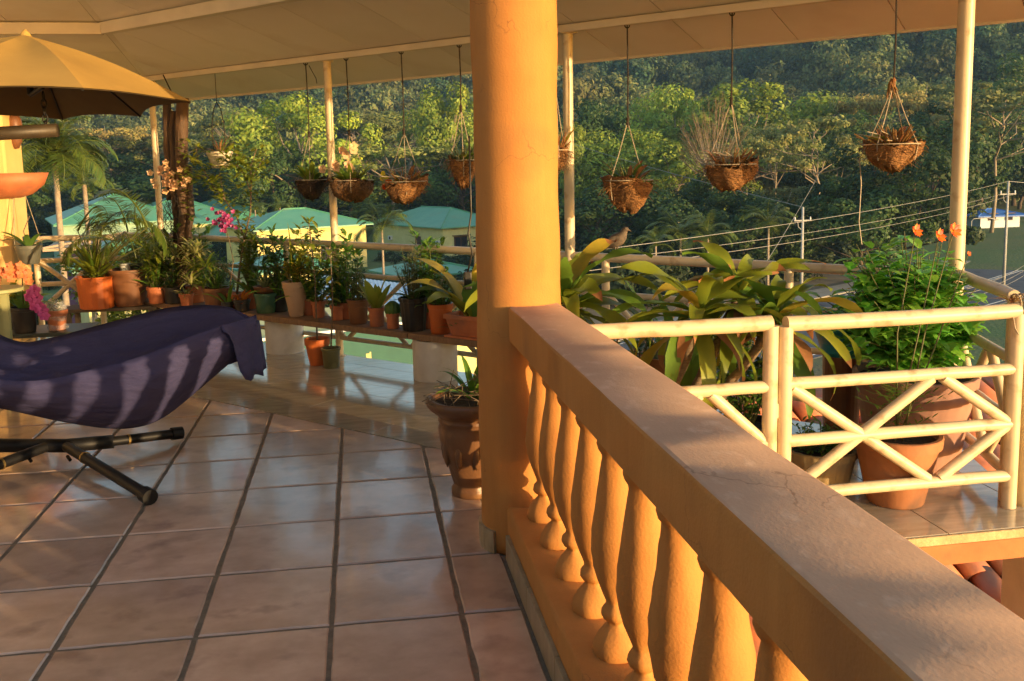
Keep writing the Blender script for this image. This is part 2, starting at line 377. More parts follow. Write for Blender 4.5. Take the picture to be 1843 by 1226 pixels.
bprof = [(.062,0),(.066,.012),(.062,.03),(.052,.05),(.038,.068),(.026,.082),(.024,.09),(.034,.098),(.041,.112),(.038,.126),(.028,.138),(.027,.146),(.036,.168),(.051,.205),(.062,.25),(.066,.29),(.064,.34),(.057,.40),(.048,.455),(.041,.505),(.037,.54),(.037,.552),(.046,.566),(.05,.580),(.044,.595),(.038,.604),(.052,.622),(.058,.652)]
k = 0
for y in np.arange(3.19, -.9, -.24):
    if k < 3 or 'bmesh0' not in globals():
        mb = MB(); n = 28; vs = []; fs = []
        m = len(bprof)
        for i, (r, z) in enumerate(bprof):
            for t in range(n):
                a = 2*math.pi*t/n; rr = r*(1+random.gauss(0,.012))+.0015*math.sin(5*a+z*40+k)
                vs.append((rr*math.cos(a), rr*math.sin(a), z+random.gauss(0,.0008)))
        for i in range(m-1):
            for t in range(n): fs.append((i*n+t, i*n+(t+1)%n, (i+1)*n+(t+1)%n, (i+1)*n+t))
        mb.add(vs, fs); bm_ = mb.mesh('baluster', smooth=True)
        if k == 0: bmesh0 = []
        bmesh0.append(bm_)
    o = link('baluster', bmesh0[k % 3], stucco, bal); o.location = (0, y-1.5, .194); o.rotation_euler = (0, 0, k*1.3); k += 1
yy = 3.28
while yy > .3:
    slab = MB().box((.499,yy-.438,0),(.5145,yy,.10)); slab.build('skirting_tile', skirt, bal, bevel=.002); yy -= .441

# ------------------------------------------------------------------ ceiling
cpanel = M('ceiling_panel', (.78,.75,.69), (.73,.70,.63), ns=1.5, rough=.75, bump=.06, bs=20, orand=.05, spots=(.66,.61,.53), spotscale=1.3)
ctrim = M('ceiling_beam_paint', (.70,.63,.50), (.63,.56,.44), ns=5, rough=.6)
roofdeck = M('roof_deck', (.07,.055,.04), (.05,.04,.03), ns=5, rough=.9)
CE, CB = 7.9, 2.5          # the roof covers the strip CB < x + y < CE; nearer the viewer the terrace is open to the sky
cpoly = [(-5,-2.4),(3.55,-2.4),(3.55,CE-3.55),(-1.88,CE+1.88),(-5,9.78)]
ce = MB(); 
pts = [(-5,-2.4),(3.55,-2.4),(3.55,CE-3.55),(-1.85,9.75),(-5,9.55),(-1.85,8.9)]
def cz(x, y, d=0): return (x, y, zc(x, y)+d)
hx = lambda y: -1.85+(y-8)*1e-4          # hip line: both slopes at equal height
hip = [(hx(y), y) for y in (9.6, 6.2)]
def cpiece(name, poly, dz0, dz1, mat, par):
    n = len(poly); mb = MB(); c = Vector((sum(p[0] for p in poly)/n, sum(p[1] for p in poly)/n, 0)); c.z = zc(c.x, c.y)
    mb.add([cz(x,y,dz0) for x,y in poly]+[cz(x,y,dz1) for x,y in poly], [tuple(range(n-1,-1,-1)), tuple(range(n,2*n))]+[(i,(i+1)%n,n+(i+1)%n,n+i) for i in range(n)])
    me = mb.mesh(name, c); o = link(name, me, mat, par); o.location = c-ORG.get(par, Vector()); ORG[o] = c; return o
def hipclip(poly, keepC):
    (xa, ya), (xb, yb) = hip; a, b = (yb-ya), -(xb-xa); c = a*xa+b*ya     # a*x+b*y<=c on one side
    s = 1 if (a*0+b*5 <= c) else -1
    if not keepC: s = -s
    return clip(poly, s*a, s*b, s*c)
mb = MB()
for kc in (True, False):
    p = [(-5,-2.4),(3.55,-2.4),(3.55,9.6),(-5,9.6)]; p = clip(clip(p, 1, 1, CE-.004), -1, -1, -CB); p = hipclip(p, kc)
    n = len(p); mb.add([cz(x,y,.016) for x,y in p]+[cz(x,y,.12) for x,y in p], [tuple(range(n-1,-1,-1)), tuple(range(n,2*n))]+[(i,(i+1)%n,n+(i+1)%n,n+i) for i in range(n)])
ceil = mb.build('ceiling', roofdeck); tag(ceil, kind='structure')
srow = [CE, 7.05, 5.65, 4.1, CB]
for a, b in zip(srow[:-1], srow[1:]):
    for k in range(-14, 12):
        ua = -.03+.603*k; g = .0028 if a > 5 else .002
        p = [uv(ua+g, b*q2+.002), uv(ua+.603-g, b*q2+.002), uv(ua+.603-g, a*q2-.002), uv(ua+g, a*q2-.002)]
        p = hipclip(clip(clip(clip(p, 1, 0, 3.55), -1, 0, 5), 0, -1, 2.4), True)
        if len(p) >= 3 and area(p) > .01: cpiece('panel', p, 0, .012, cpanel, ceil)
for k in range(6):
    for a, b in ((9.6,8.2),(8.2,7.0),(7.0,5.6)):
        x0 = -5+.62*k; p = [(x0+.002,b+.002),(x0+.618,b+.002),(x0+.618,a-.002),(x0+.002,a-.002)]
        p = hipclip(p, False)
        if len(p) >= 3 and area(p) > .01: cpiece('panel', p, 0, .012, cpanel, ceil)
def cbeam(s, u0, u1, w, d):
    a, b = uv(u0, s*q2), uv(u1, s*q2); A = Vector(cz(*a, -.004-d/2)); B = Vector(cz(*b, -.004-d/2))
    A.z = B.z = 2.36+.268*(7.05-s)*q2-.004-d/2
    MB().bar(A, B, w, d).build('beam', ctrim, ceil, bevel=.004)
def uof(x, s): return (2*x-s)*q2
cbeam(7.05, uof(-1.87,7.05), uof(3.54,7.05), .05, .045)
cbeam(5.65, uof(-1.85,5.65), uof(3.54,5.65), .07, .085)
MB().bar((-5,7.5,zc(-3,7.5)-.05),(-1.86,7.5,zc(-3,7.5)-.05),.07,.085).build('beam', ctrim, ceil, bevel=.004)

fa = [uv(uof(-1.9,CE),CE*q2), uv(uof(3.55,CE),CE*q2)]
MB().bar((*fa[0],zc(*fa[0])+.055),(*fa[1],zc(*fa[1])+.055),.02,.13).build('fascia', ctrim, ceil)

# ------------------------------------------------------------------ roof posts
def post(x, y, z1, r, label, z0=0):
    t = thing('roof_post', (x,y,z0), label, 'post', 'slim posts along the terrace edge')
    mb = MB().tube([(x,y,z0),(x,y,z1*.5),(x,y,z1)], r, 20, caps=False).build('tube', cream, t, smooth=True)
    MB().lathe([(r*1.5,0),(r*1.5,.006),(r*1.02,.007)], (x,y,z0+.001), 20).build('foot_plate', cream, t)
    MB().box((x-r*1.6,y-r*1.6,z1-.008),(x+r*1.6,y+r*1.6,z1+.002)).build('top_plate', cream, t)
    return t
posts = []
for px_, py_, lb, rr in ((603,440,'cream roof post behind the hanging orchid baskets, left of the column',.030),(1026,465,'cream roof post just right of the thick orange column',.033),
                     (1720,490,'cream roof post at the right terrace corner behind the herb bush',.039),(290,420,'weathered cream post beside the dark tree trunk',.028)):
    p = PC(px_, py_, RS); posts.append(p); post(p.x, p.y, 2.362-.047, rr, lb)

# ------------------------------------------------------------------ tube railings
def railing(name, A, B, label, posts_t, levels=(.9,.665,.43,.195), pr=.026, pat='diamond', z0=0, skip_end=False, tr=.028, mr=.02):
    A, B = Vector((*A,z0)), Vector((*B,z0)); t = thing(name, (A+B)/2, label, 'railing'); L = (B-A).length
    at = lambda f, z: A.lerp(B, f)+Vector((0,0,z))
    def rail(f0, f1, z, r):
        pts = [at(f0+(f1-f0)*i/6, z+random.uniform(-.003,.003)) for i in range(7)]
        MB().tube(pts, r, 14).build('rail', cream, t, smooth=False) and None
    rail(0, 1, levels[0], tr)
    for z in levels[1:]: rail(0, 1, z, mr)
    for f in posts_t:
        o = MB().tube([at(f,0.002), at(f,levels[0]*.6), at(f,levels[0]-.01)], pr, 14).build('upright', cream, t, smooth=True)
    zt, zm, zb = levels[1], levels[2], levels[3]
    fs = list(posts_t) if len(posts_t) > 1 else [0, 1]
    for f0, f1 in zip(fs[:-1], fs[1:]):
        w = (f1-f0)*L; e = .03/L
        n = max(1, round(w/.70)); st = (f1-f0)/n
        segs = [(f0+st*i, f0+st*(i+1)) for i in range(n)] if pat == 'x' else [(f0, f0+(f1-f0)*.655)]
        for a, b in segs:
            for p, q in ((at(a+e,zt-.015), at(b-e,zb+.015)), (at(a+e,zb+.015), at(b-e,zt-.015))):
                MB().tube([p, q], mr*.95, 12).build('brace', cream, t, smooth=True)
        if pat != 'x':
            a = f0+(f1-f0)*.675
            for p, q in ((at(a,zt-.015), at(f1-e,zm+.01)), (at(f1-e,zm-.01), at(a,zb+.015))):
                MB().tube([p, q], mr*.95, 12).build('brace', cream, t, smooth=True)
    for c in t.children: smooth_angle(c, 50)
    return t
cl, cr = posts[3], posts[2]
def onr(px_, py_=480): p = PC(px_, py_, RS); return (p-Vector((cl.x,cl.y,p.z))).length/Vector((cr.x-cl.x, cr.y-cl.y, 0)).length
back = railing('back_railing', (cl.x,cl.y), (cr.x,cr.y), 'long cream tube railing with crossed braces along the back edge', [0,onr(517),onr(860),onr(1090),onr(1420),1], pat='x', levels=(.895,.665,.43,.15), mr=.019)
railing('side_railing', (-1.86,8.98), (-2.95,8.98), 'yellowish tube railing with crossed braces beside the left pillar', [0,.5,1], pat='x', levels=(.9,.70,.48,.25), mr=.024)
railing('corner_railing', (cr.x-.01,cr.y-.05), (2.725,3.42), 'short cream railing section at the right balcony corner', [1], levels=(.9,.63,.37,.13), mr=.023)
GL = (.850,.605,.372,.144)
g = railing('balcony_gate', (1.647,3.33), (2.685,3.345), 'cream tube gate with diamond braces in front of the right-hand pots', [0,1], levels=GL, pr=.030, tr=.031, mr=.025)
railing('balcony_railing', (.80,3.33), (1.585,3.33), 'cream railing panel between the handrail and the gate', [.02,1], levels=(.855,.60,.37,.14), pr=.030, tr=.031, mr=.025)
hm = M('rust_hinge', (.42,.30,.18), (.3,.2,.12), ns=20, rough=.6)
for z in (.5, .2): MB().box((1.60,3.318,z-.03),(1.632,3.336,z+.03)).build('hinge', cream, g, bevel=.003)

# the post the gate closes against
t = thing('gate_post', (2.765,3.36,0), 'cream gate post at the right edge of the picture', 'post')
MB().tube([(2.765,3.36,-.006),(2.765,3.36,.86),(2.755,3.36,.89)], .032, 16).build('tube', cream, t, smooth=True)
MB().box((2.735,3.32,-.02),(2.80,3.40,-.004)).build('foot_plate', blacksteel, t)

# left pillar
lp = PY(60, 500, 9.05)
t = MB().box((lp.x-.62,8.62,-.01),(lp.x,9.05,2.42)).build('pillar', M('yellow_plaster', (.78,.52,.20), (.70,.45,.16), ns=3, rough=.8, bump=.3, bs=50, bdist=.004), bevel=.02)
tag(t, 'square yellow plaster pillar at the left edge', 'pillar')

# lower roof of clay tiles under the balcony, and the pillar that carries it
clay = M('clay_roof_tile', (.52,.17,.065), (.42,.13,.05), ns=6, rough=.55, bump=.2, bs=30, orand=.2, spots=(.2,.08,.05), spotscale=4, bdist=.004)
lr = thing('clay_roof', (3,5,-1.2), 'red barrel clay tile roof below the balcony', 'roof')
mb = MB(); n = 9; vs = []; fs = []
for j in range(2):
    for i in range(n):
        a = math.pi*i/(n-1); rr = .105-.018*j
        for q in (0, .012): vs.append(((rr-q)*math.cos(a), j*.46, (rr-q)*math.sin(a)*.75))
for i in range(n-1):
    b = i*2; c2_ = 2*n+i*2
    fs += [(b,b+2,c2_+2,c2_),(b+1,c2_+1,c2_+3,b+3),(b,b+1,b+3,b+2),(c2_,c2_+2,c2_+3,c2_+1)]
fs += [(0,2*n,2*n+1,1),(2*n-2,2*n-1,4*n-1,4*n-2)]
mb.add(vs, fs); tm = mb.mesh('clay_tile', smooth=True)
sl_ = .32
dk = MB().add([(.5,-1.5,-2.98+.0),(6.2,-1.5,-2.98),(6.2,6.6,-2.98+8.1*sl_),(.5,6.6,-2.98+8.1*sl_)], [(0,1,2,3)]).build('roof_bed', M('roof_bed', (.16,.06,.04), (.1,.04,.03), ns=6, rough=.9), lr)
for i in range(0, 24):
    for j in range(0, 15):
        x = .9+i*.22; y = .6+j*.40; z = -2.98+(y+1.5)*sl_
        if y > 6.3 or (x < 1.9 and y > 3.4): continue
        o = link('clay_tile', tm, clay, lr); o.location = Vector((x, y, z+.03+random.uniform(-.004,.004)))-ORG[lr]; o.rotation_euler = (math.atan(sl_)+random.gauss(0,.012)+.02, 0, random.gauss(0,.02))
rp = PZ(1822, 985, -.28)
t = MB().box((rp.x+.11,rp.y-.1,-2.2),(rp.x+.42,rp.y+.2,-.123)).build('support_pillar', M('beige_support', (.52,.42,.30), (.44,.35,.25), ns=4, rough=.8, bump=.3, bs=40), bevel=.008)
tag(t, 'beige square pillar under the balcony at the lower right', 'pillar')
# ================================================================== THE VALLEY
def hor(px_): return 313.7-.0203*px_
def d0(az): return 300-90*az + 25*math.sin(az*9+1)
def gz(x, y):
    d = math.hypot(x, y); az = math.atan2(x, y); z = -12.0
    if d > 120: z += (min(d, d0(az))-120)*.022
    if d > d0(az):
        e = d-d0(az); ridge = 1+.22*math.sin(az*11+e*.004)+.12*math.sin(az*23+2)
        h = .27*e*ridge*(1-min(1,max(0,(az-.74)/.25))); z += h if h < 120 else 120+34*(1-math.exp(-(h-120)/34))
        z += 5*math.sin(x*.03)*math.sin(y*.027)*min(1, e/60)
    return z
grassm = M('valley_grass', (.06,.12,.028), (.10,.13,.04), ns=.12, rough=.95, coord='World', bump=.6, bs=3, bdist=.2, spots=(.14,.10,.055), spotscale=.05)
NA, ND = 110, 80
vs, fs = [], []
azs = np.linspace(R(-62), R(78), NA); ds = 6+1250*np.linspace(0, 1, ND)**1.7
for d in ds:
    for a in azs: x, y = d*math.sin(a), d*math.cos(a); vs.append((x, y, gz(x, y)))
for i in range(ND-1):
    for j in range(NA-1): fs.append((i*NA+j, i*NA+j+1, (i+1)*NA+j+1, (i+1)*NA+j))
o = MB().add(vs, fs).build('ground', grassm, smooth=True); tag(o, kind='structure')

# road with kerb, far pavement and painted lines
asph = M('asphalt', (.075,.08,.095), (.095,.098,.11), ns=.6, rough=.8, coord='World', bump=.4, bs=20, spots=(.035,.036,.042), spotscale=.4)
pave = M('pavement', (.30,.28,.24), (.24,.22,.18), ns=1, rough=.9, coord='World')
dirt = M('dirt_verge', (.24,.18,.11), (.17,.13,.08), ns=.5, rough=.95, coord='World')
white = M('road_paint', (.75,.73,.68), (.6,.58,.52), ns=3, rough=.7, coord='World')
kerb = [V(-26,36,0), V(0,53,0), V(20,66,0), V(40.8,79.0,0), V(57,89,0), V(73,100.5,0), V(90,116.5,0), V(109,137,0), V(160,192,0)]
def offs(path, o):
    out = []
    for i, p in enumerate(path):
        d = (path[min(i+1,len(path)-1)]-path[max(i-1,0)]).normalized(); out.append(p+V(d.y, -d.x, 0)*o)
    return out
def strip(name, a, b, z0, z1, mat, parent=None):
    mb = MB(); A, B = offs(kerb, a), offs(kerb, b); n = len(A); vs = []
    for p in A: vs += [(p.x,p.y,z0),(p.x,p.y,z1)]
    for p in B: vs += [(p.x,p.y,z0),(p.x,p.y,z1)]
    fs = []
    for i in range(n-1):
        a0, b0 = 2*i, 2*n+2*i; fs += [(a0+1,b0+1,b0+3,a0+3),(a0,a0+1,a0+3,a0+2),(b0,b0+2,b0+3,b0+1)]
    return mb.add(vs, fs).build(name, mat, parent)
tag(strip('road', 0, 13.5, -12.2, -11.95, asph), kind='structure')
tag(strip('pavement', -3.2, -.001, -12.2, -11.82, pave), kind='structure')
tag(strip('verge', -14, -3.21, -12.2, -11.93, dirt), kind='structure')
for k, (a, w) in enumerate(((6.5,.14),(6.9,.14),(.5,.14),(12.8,.14))): tag(strip('road_marking', a, a+w, -11.96, -11.943, white), kind='structure')

# ------------------------------------------------------------------ foliage meshes (many leaf faces spread through the crown)
def np_mesh(name, v, quads, smooth=False):
    me = bpy.data.meshes.new(name); n = len(v); q = len(quads)
    me.vertices.add(n); me.vertices.foreach_set('co', np.asarray(v, np.float32).ravel())
    me.loops.add(q*4); me.loops.foreach_set('vertex_index', np.asarray(quads, np.int32).ravel())
    me.polygons.add(q); me.polygons.foreach_set('loop_start', np.arange(0, q*4, 4, dtype=np.int32))
    try: me.polygons.foreach_set('loop_total', np.full(q, 4, np.int32))
    except Exception: pass
    me.update(calc_edges=True); me.validate(); return me
def leaf_quads(P, Nn, size, rng, asp=.55):
    n = len(P); t = rng.normal(size=(n,3)); t -= (t*Nn).sum(1, keepdims=True)*Nn; t /= np.linalg.norm(t, axis=1, keepdims=True)+1e-9
    b = np.cross(Nn, t); L = (size*rng.uniform(.6, 1.35, n))[:,None]; Wd = L*asp
    v = np.stack([P-t*L*.5, P+b*Wd*.5+Nn*L*.08, P+t*L*.5-Nn*L*.1, P-b*Wd*.5+Nn*L*.08], 1).reshape(-1, 3)
    return v, np.arange(4*n).reshape(-1, 4)
def crown(seed, ncl, nleaf, ls, shape='round', rx=.5, z0=.35, z1=1.0, cr=.13, flat=1.0, shell=.35):
    rng = np.random.default_rng(seed); C = []
    while len(C) < ncl:
        p = rng.normal(size=3); p /= np.linalg.norm(p); r = rng.uniform(.35, 1)**.45
        if p[2] < -.55: continue
        p = p*r
        if shape == 'flat': p[2] = abs(p[2])*.45+.35 if rng.random() < .75 else p[2]
        if shape == 'tall': p[:2] *= .8
        lob = 1+.28*math.sin(3*math.atan2(p[1], p[0])+seed)+.15*math.sin(5*math.atan2(p[1], p[0])+2*seed)
        C.append([p[0]*rx*lob, p[1]*rx*lob, (z0+z1)/2+p[2]*(z1-z0)/2*(1-.12*math.sin(2*math.atan2(p[1],p[0])+seed))])
    C = np.array(C); cent = np.array([0, 0, (z0+z1)/2])
    k = rng.integers(0, ncl, nleaf); rad = cr*rng.uniform(.55, 1.3, ncl)
    o = rng.normal(size=(nleaf,3)); o /= np.linalg.norm(o, axis=1, keepdims=True); o[:,2] = o[:,2]*.75*flat+.12
    P = C[k]+o*(rad[k]*rng.uniform(shell, 1.05, nleaf))[:,None]
    out = (P-cent)/np.array([rx, rx, (z1-z0)/2])
    Nn = o*.9+out*.45+rng.normal(size=(nleaf,3))*.38+np.array([0,0,.25]); Nn /= np.linalg.norm(Nn, axis=1, keepdims=True)
    v, q = leaf_quads(P, Nn, ls, rng); return v, q, C
barkp = M('pale_bark', (.34,.28,.20), (.22,.17,.12), ns=6, rough=.9, bump=.4, bs=20)
barkd = M('dark_bark', (.12,.085,.055), (.07,.05,.035), ns=6, rough=.9, bump=.4, bs=20)
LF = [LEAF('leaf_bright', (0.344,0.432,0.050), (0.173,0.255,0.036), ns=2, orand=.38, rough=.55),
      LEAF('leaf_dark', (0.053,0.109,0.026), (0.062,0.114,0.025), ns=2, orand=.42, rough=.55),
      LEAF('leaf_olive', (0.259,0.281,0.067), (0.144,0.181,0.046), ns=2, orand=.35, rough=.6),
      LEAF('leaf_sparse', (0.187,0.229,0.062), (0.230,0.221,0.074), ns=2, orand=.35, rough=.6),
      LEAF('twig_tan', (.30,.21,.10), (.22,.15,.07), ns=2, orand=.1, rough=.8),
      LEAF('leaf_golden', (0.377,0.293,0.085), (0.216,0.192,0.056), ns=2, orand=.35, rough=.6)]
def limbs(mb, C, seed, z0, trunk_r, n, fork=.3, bend=.06):
    rng = random.Random(seed)
    top = V(rng.uniform(-.03,.03), rng.uniform(-.03,.03), fork)
    ctr = Vector(C.mean(axis=0)); tip = ctr+V(0,0,.12)
    stem = [V(0,0,-.04), V(rng.uniform(-.015,.015), rng.uniform(-.015,.015), fork*.5), top, top.lerp(tip,.5)+V(rng.uniform(-.05,.05), rng.uniform(-.05,.05), 0), tip]
    mb.tube(stem, [trunk_r*1.25, trunk_r, trunk_r*.8, trunk_r*.5, trunk_r*.2], 8)
    for c in rng.sample(list(C), min(n, len(C))):
        c = Vector(c); f = rng.uniform(0, .75); s0 = top.lerp(stem[3], f*2) if f < .5 else stem[3].lerp(tip, f*2-1)
        if s0.z > c.z: s0 = top
        m = s0.lerp(c, .5)+V(rng.uniform(-bend,bend), rng.uniform(-bend,bend), rng.uniform(-bend,bend)*.6-.01)
        mb.tube([s0-V(0,0,.01), s0.lerp(m,.5)+V(rng.uniform(-.02,.02), rng.uniform(-.02,.02), -.008), m, c], [trunk_r*.5, trunk_r*.42, trunk_r*.32, trunk_r*.08], 6, caps=False)
        for _ in range(3):
            c2_ = Vector(C[rng.randrange(len(C))])
            if (c2_-m).length < .3: mb.tube([m, m.lerp(c2_,.5)+V(rng.uniform(-.02,.02),0,.02), c2_], [trunk_r*.24, trunk_r*.16, trunk_r*.05], 5, caps=False)
def tree_proto(kind, seed):
    if kind == 4:                 # leafless fan of pale twigs
        rng = random.Random(seed); mb = MB(); tw = MB()
        mb.tube([(0,0,-.04),(.01,0,.3),(0,.01,.57)], [.015,.012,.010], 7)
        for i in range(60):
            a = rng.uniform(0, 6.28); e = rng.uniform(.05, 1.45); L = rng.uniform(.8, 1.05)
            d = V(math.cos(a)*math.cos(e)*.5, math.sin(a)*math.cos(e)*.5, math.sin(e)*.40+.03); b = V(0,.005,.54+rng.uniform(0,.06))
            p1 = b+d*L*.5+V(0,0,-.025); p2 = b+d*L+V(0,0,.015); mb.tube([b, p1, p2], [.0052,.0032,.001], 5, caps=False)
            for k in range(16):
                s = p1.lerp(p2, rng.uniform(0,1)); d2 = (d+V(rng.uniform(-.7,.7),rng.uniform(-.7,.7),rng.uniform(-.2,.7))).normalized()
                tw.tube([s, s+d2*rng.uniform(.03,.10)], [.0016,.0007], 3, caps=False)
        return mb.mesh('trunk', smooth=True), tw.mesh('crown'), barkp, LF[4]
    cfg = {0: dict(ncl=46, nleaf=10500, ls=.031, shape='round', cr=.115, z0=.22, shell=.72),
           1: dict(ncl=44, nleaf=9500, ls=.034, shape='round', cr=.125, z0=.14, shell=.7),
           2: dict(ncl=55, nleaf=7000, ls=.026, shape='flat', cr=.105, z0=.45, flat=.45),
           3: dict(ncl=56, nleaf=5600, ls=.026, shape='round', cr=.08, z0=.48, flat=.6),
           5: dict(ncl=66, nleaf=7000, ls=.027, shape='flat', cr=.08, z0=.5, flat=.5)}[kind]
    v, q, C = crown(seed, **cfg); mb = MB()
    n = {0:14, 1:10, 2:13, 3:15, 5:13}[kind]
    limbs(mb, C, seed, 0, {0:.016,1:.016,2:.011,3:.010,5:.009}[kind], n, fork={0:.32,1:.25,2:.5,3:.5,5:.5}[kind])
    return mb.mesh('trunk', smooth=True), np_mesh('crown', v, q), (barkp if kind in (0,2,3,5) else barkd), LF[kind]
PROTO = {(k, s): tree_proto(k, 10*k+s+3) for k in (0,1,2,3,4,5) for s in range({0:3,1:3,2:2,3:2,4:1,5:1}[k])}
KN = {0:'bright green leafy tree', 1:'dark green dense tree', 2:'olive flat-topped tree', 3:'sparse tree with pale bare branches', 4:'leafless tan tree with a fan of twigs', 5:'golden sunlit feathery tree'}
cnt = {}
def tree(px_, top, wpx, dist, kind, where, grow=1.0):
    d = ray(px_, hor(px_)); d = Vector((d.x, d.y, 0)).normalized(); p = d*dist; z = gz(p.x, p.y)-.3
    ztop = H+dist*(hor(px_)-top)/F; h = ztop-z; w = wpx*dist/F*1.6*grow
    s = cnt.get(kind, 0); cnt[kind] = s+1; keys = [k for k in PROTO if k[0] == kind]; pm = PROTO[keys[s % len(keys)]]
    t = thing('tree', (p.x, p.y, z), KN[kind]+' '+where, 'tree', 'trees in the valley below the hills')
    t.scale = (w, w, h); t.rotation_euler = (0, 0, random.uniform(0, 6.28))
    a = link('trunk', pm[0], pm[2], t); b = link('crown', pm[1], pm[3], t); return t
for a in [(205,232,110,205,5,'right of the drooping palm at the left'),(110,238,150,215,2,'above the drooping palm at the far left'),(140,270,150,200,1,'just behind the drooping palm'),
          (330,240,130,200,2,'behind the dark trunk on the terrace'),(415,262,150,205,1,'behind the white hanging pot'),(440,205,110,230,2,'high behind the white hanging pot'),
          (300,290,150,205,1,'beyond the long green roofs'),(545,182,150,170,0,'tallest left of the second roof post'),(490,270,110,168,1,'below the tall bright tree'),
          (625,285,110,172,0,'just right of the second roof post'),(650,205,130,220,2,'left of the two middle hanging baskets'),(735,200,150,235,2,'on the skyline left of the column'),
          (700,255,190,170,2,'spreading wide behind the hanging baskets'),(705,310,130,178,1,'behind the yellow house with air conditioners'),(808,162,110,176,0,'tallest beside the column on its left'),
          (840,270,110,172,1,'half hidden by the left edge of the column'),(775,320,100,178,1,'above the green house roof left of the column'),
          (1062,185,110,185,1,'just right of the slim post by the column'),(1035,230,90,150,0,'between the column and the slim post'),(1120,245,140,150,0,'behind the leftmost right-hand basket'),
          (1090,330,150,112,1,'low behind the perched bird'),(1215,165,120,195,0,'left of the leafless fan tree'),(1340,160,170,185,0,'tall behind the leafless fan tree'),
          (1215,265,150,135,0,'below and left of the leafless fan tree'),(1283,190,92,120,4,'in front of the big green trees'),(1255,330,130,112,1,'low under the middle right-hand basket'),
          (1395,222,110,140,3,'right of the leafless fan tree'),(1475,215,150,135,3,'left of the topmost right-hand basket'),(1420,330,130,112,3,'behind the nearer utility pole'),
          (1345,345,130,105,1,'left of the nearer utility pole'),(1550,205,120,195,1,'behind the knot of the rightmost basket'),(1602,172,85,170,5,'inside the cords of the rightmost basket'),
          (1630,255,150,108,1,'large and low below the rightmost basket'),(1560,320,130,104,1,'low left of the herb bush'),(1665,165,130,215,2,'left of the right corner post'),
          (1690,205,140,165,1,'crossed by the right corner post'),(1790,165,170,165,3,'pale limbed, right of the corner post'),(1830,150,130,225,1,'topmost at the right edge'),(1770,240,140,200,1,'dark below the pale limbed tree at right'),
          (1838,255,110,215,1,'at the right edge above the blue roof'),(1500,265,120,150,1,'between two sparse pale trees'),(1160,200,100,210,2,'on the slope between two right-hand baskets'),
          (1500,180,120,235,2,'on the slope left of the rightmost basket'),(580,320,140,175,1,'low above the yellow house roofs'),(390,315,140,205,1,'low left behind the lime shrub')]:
    tree(*a)

# low growth under the trees: one mass nobody could count
def scatter(name, pts, scales, meshes, mat, label, cat):
    gc = bpy.data.collections.new(name+'_source')
    for i, me in enumerate(meshes):
        so = bpy.data.objects.new('%s_source_%d' % (name, i), me); gc.objects.link(so)
        if not me.materials: me.materials.append(mat)
    pm = bpy.data.meshes.new(name); pm.from_pydata([tuple(p) for p in pts], [], [])
    at = pm.attributes.new('sc', 'FLOAT_VECTOR', 'POINT'); at.data.foreach_set('vector', np.asarray(scales, np.float32).ravel())
    o = bpy.data.objects.new(name, pm); COL.objects.link(o); tag(o, label, cat, kind='stuff'); pm.materials.append(mat)
    ng = bpy.data.node_groups.new(name, 'GeometryNodeTree')
    ng.interface.new_socket('Geometry', in_out='INPUT', socket_type='NodeSocketGeometry'); ng.interface.new_socket('Geometry', in_out='OUTPUT', socket_type='NodeSocketGeometry')
    N = ng.nodes; L = ng.links; gi = N.new('NodeGroupInput'); go = N.new('NodeGroupOutput')
    ip = N.new('GeometryNodeInstanceOnPoints'); ci = N.new('GeometryNodeCollectionInfo'); ci.inputs['Collection'].default_value = gc; ci.inputs['Separate Children'].default_value = True; ci.inputs['Reset Children'].default_value = True
    rv = N.new('FunctionNodeRandomValue'); rv.data_type = 'FLOAT_VECTOR'; rv.inputs[0].default_value = (0,0,0); rv.inputs[1].default_value = (.0,.0,6.28)
    na = N.new('GeometryNodeInputNamedAttribute'); na.data_type = 'FLOAT_VECTOR'; na.inputs[0].default_value = 'sc'
    L.new(gi.outputs[0], ip.inputs['Points']); L.new(ci.outputs[0], ip.inputs['Instance']); ip.inputs['Pick Instance'].default_value = True
    L.new(rv.outputs[0], ip.inputs['Rotation']); L.new(na.outputs[0], ip.inputs['Scale'])
    L.new(ip.outputs[0], go.inputs[0])
    md = o.modifiers.new('scatter', 'NODES'); md.node_group = ng; return o
def road_side(x, y):       # signed distance to the far kerb line
    best = 1e9; sg = 0
    for a, b in zip(kerb[:-1], kerb[1:]):
        ab = b-a; t = max(0, min(1, ((x-a.x)*ab.x+(y-a.y)*ab.y)/(ab.x**2+ab.y**2))); q = a+ab*t; dd = math.hypot(x-q.x, y-q.y)
        if dd < best: best = dd; sg = 1 if (ab.x*(y-a.y)-ab.y*(x-a.x)) < 0 else -1
    return best*sg
bush_m = []
for s in range(4):
    v, q, C = crown(70+s, 26, 1500, .085, 'round', rx=.5, z0=-.1, z1=.75, cr=.2); bush_m.append(np_mesh('bush', v, q))
under = LEAF('undergrowth_leaf', (.016,.036,.011), (.04,.062,.017), ns=.05, coord='World', irand=.35, rough=.6)
rng = np.random.default_rng(5); pts = []; scs = []
HZ = []      # houses keep their ground free: filled below before the scatter is made
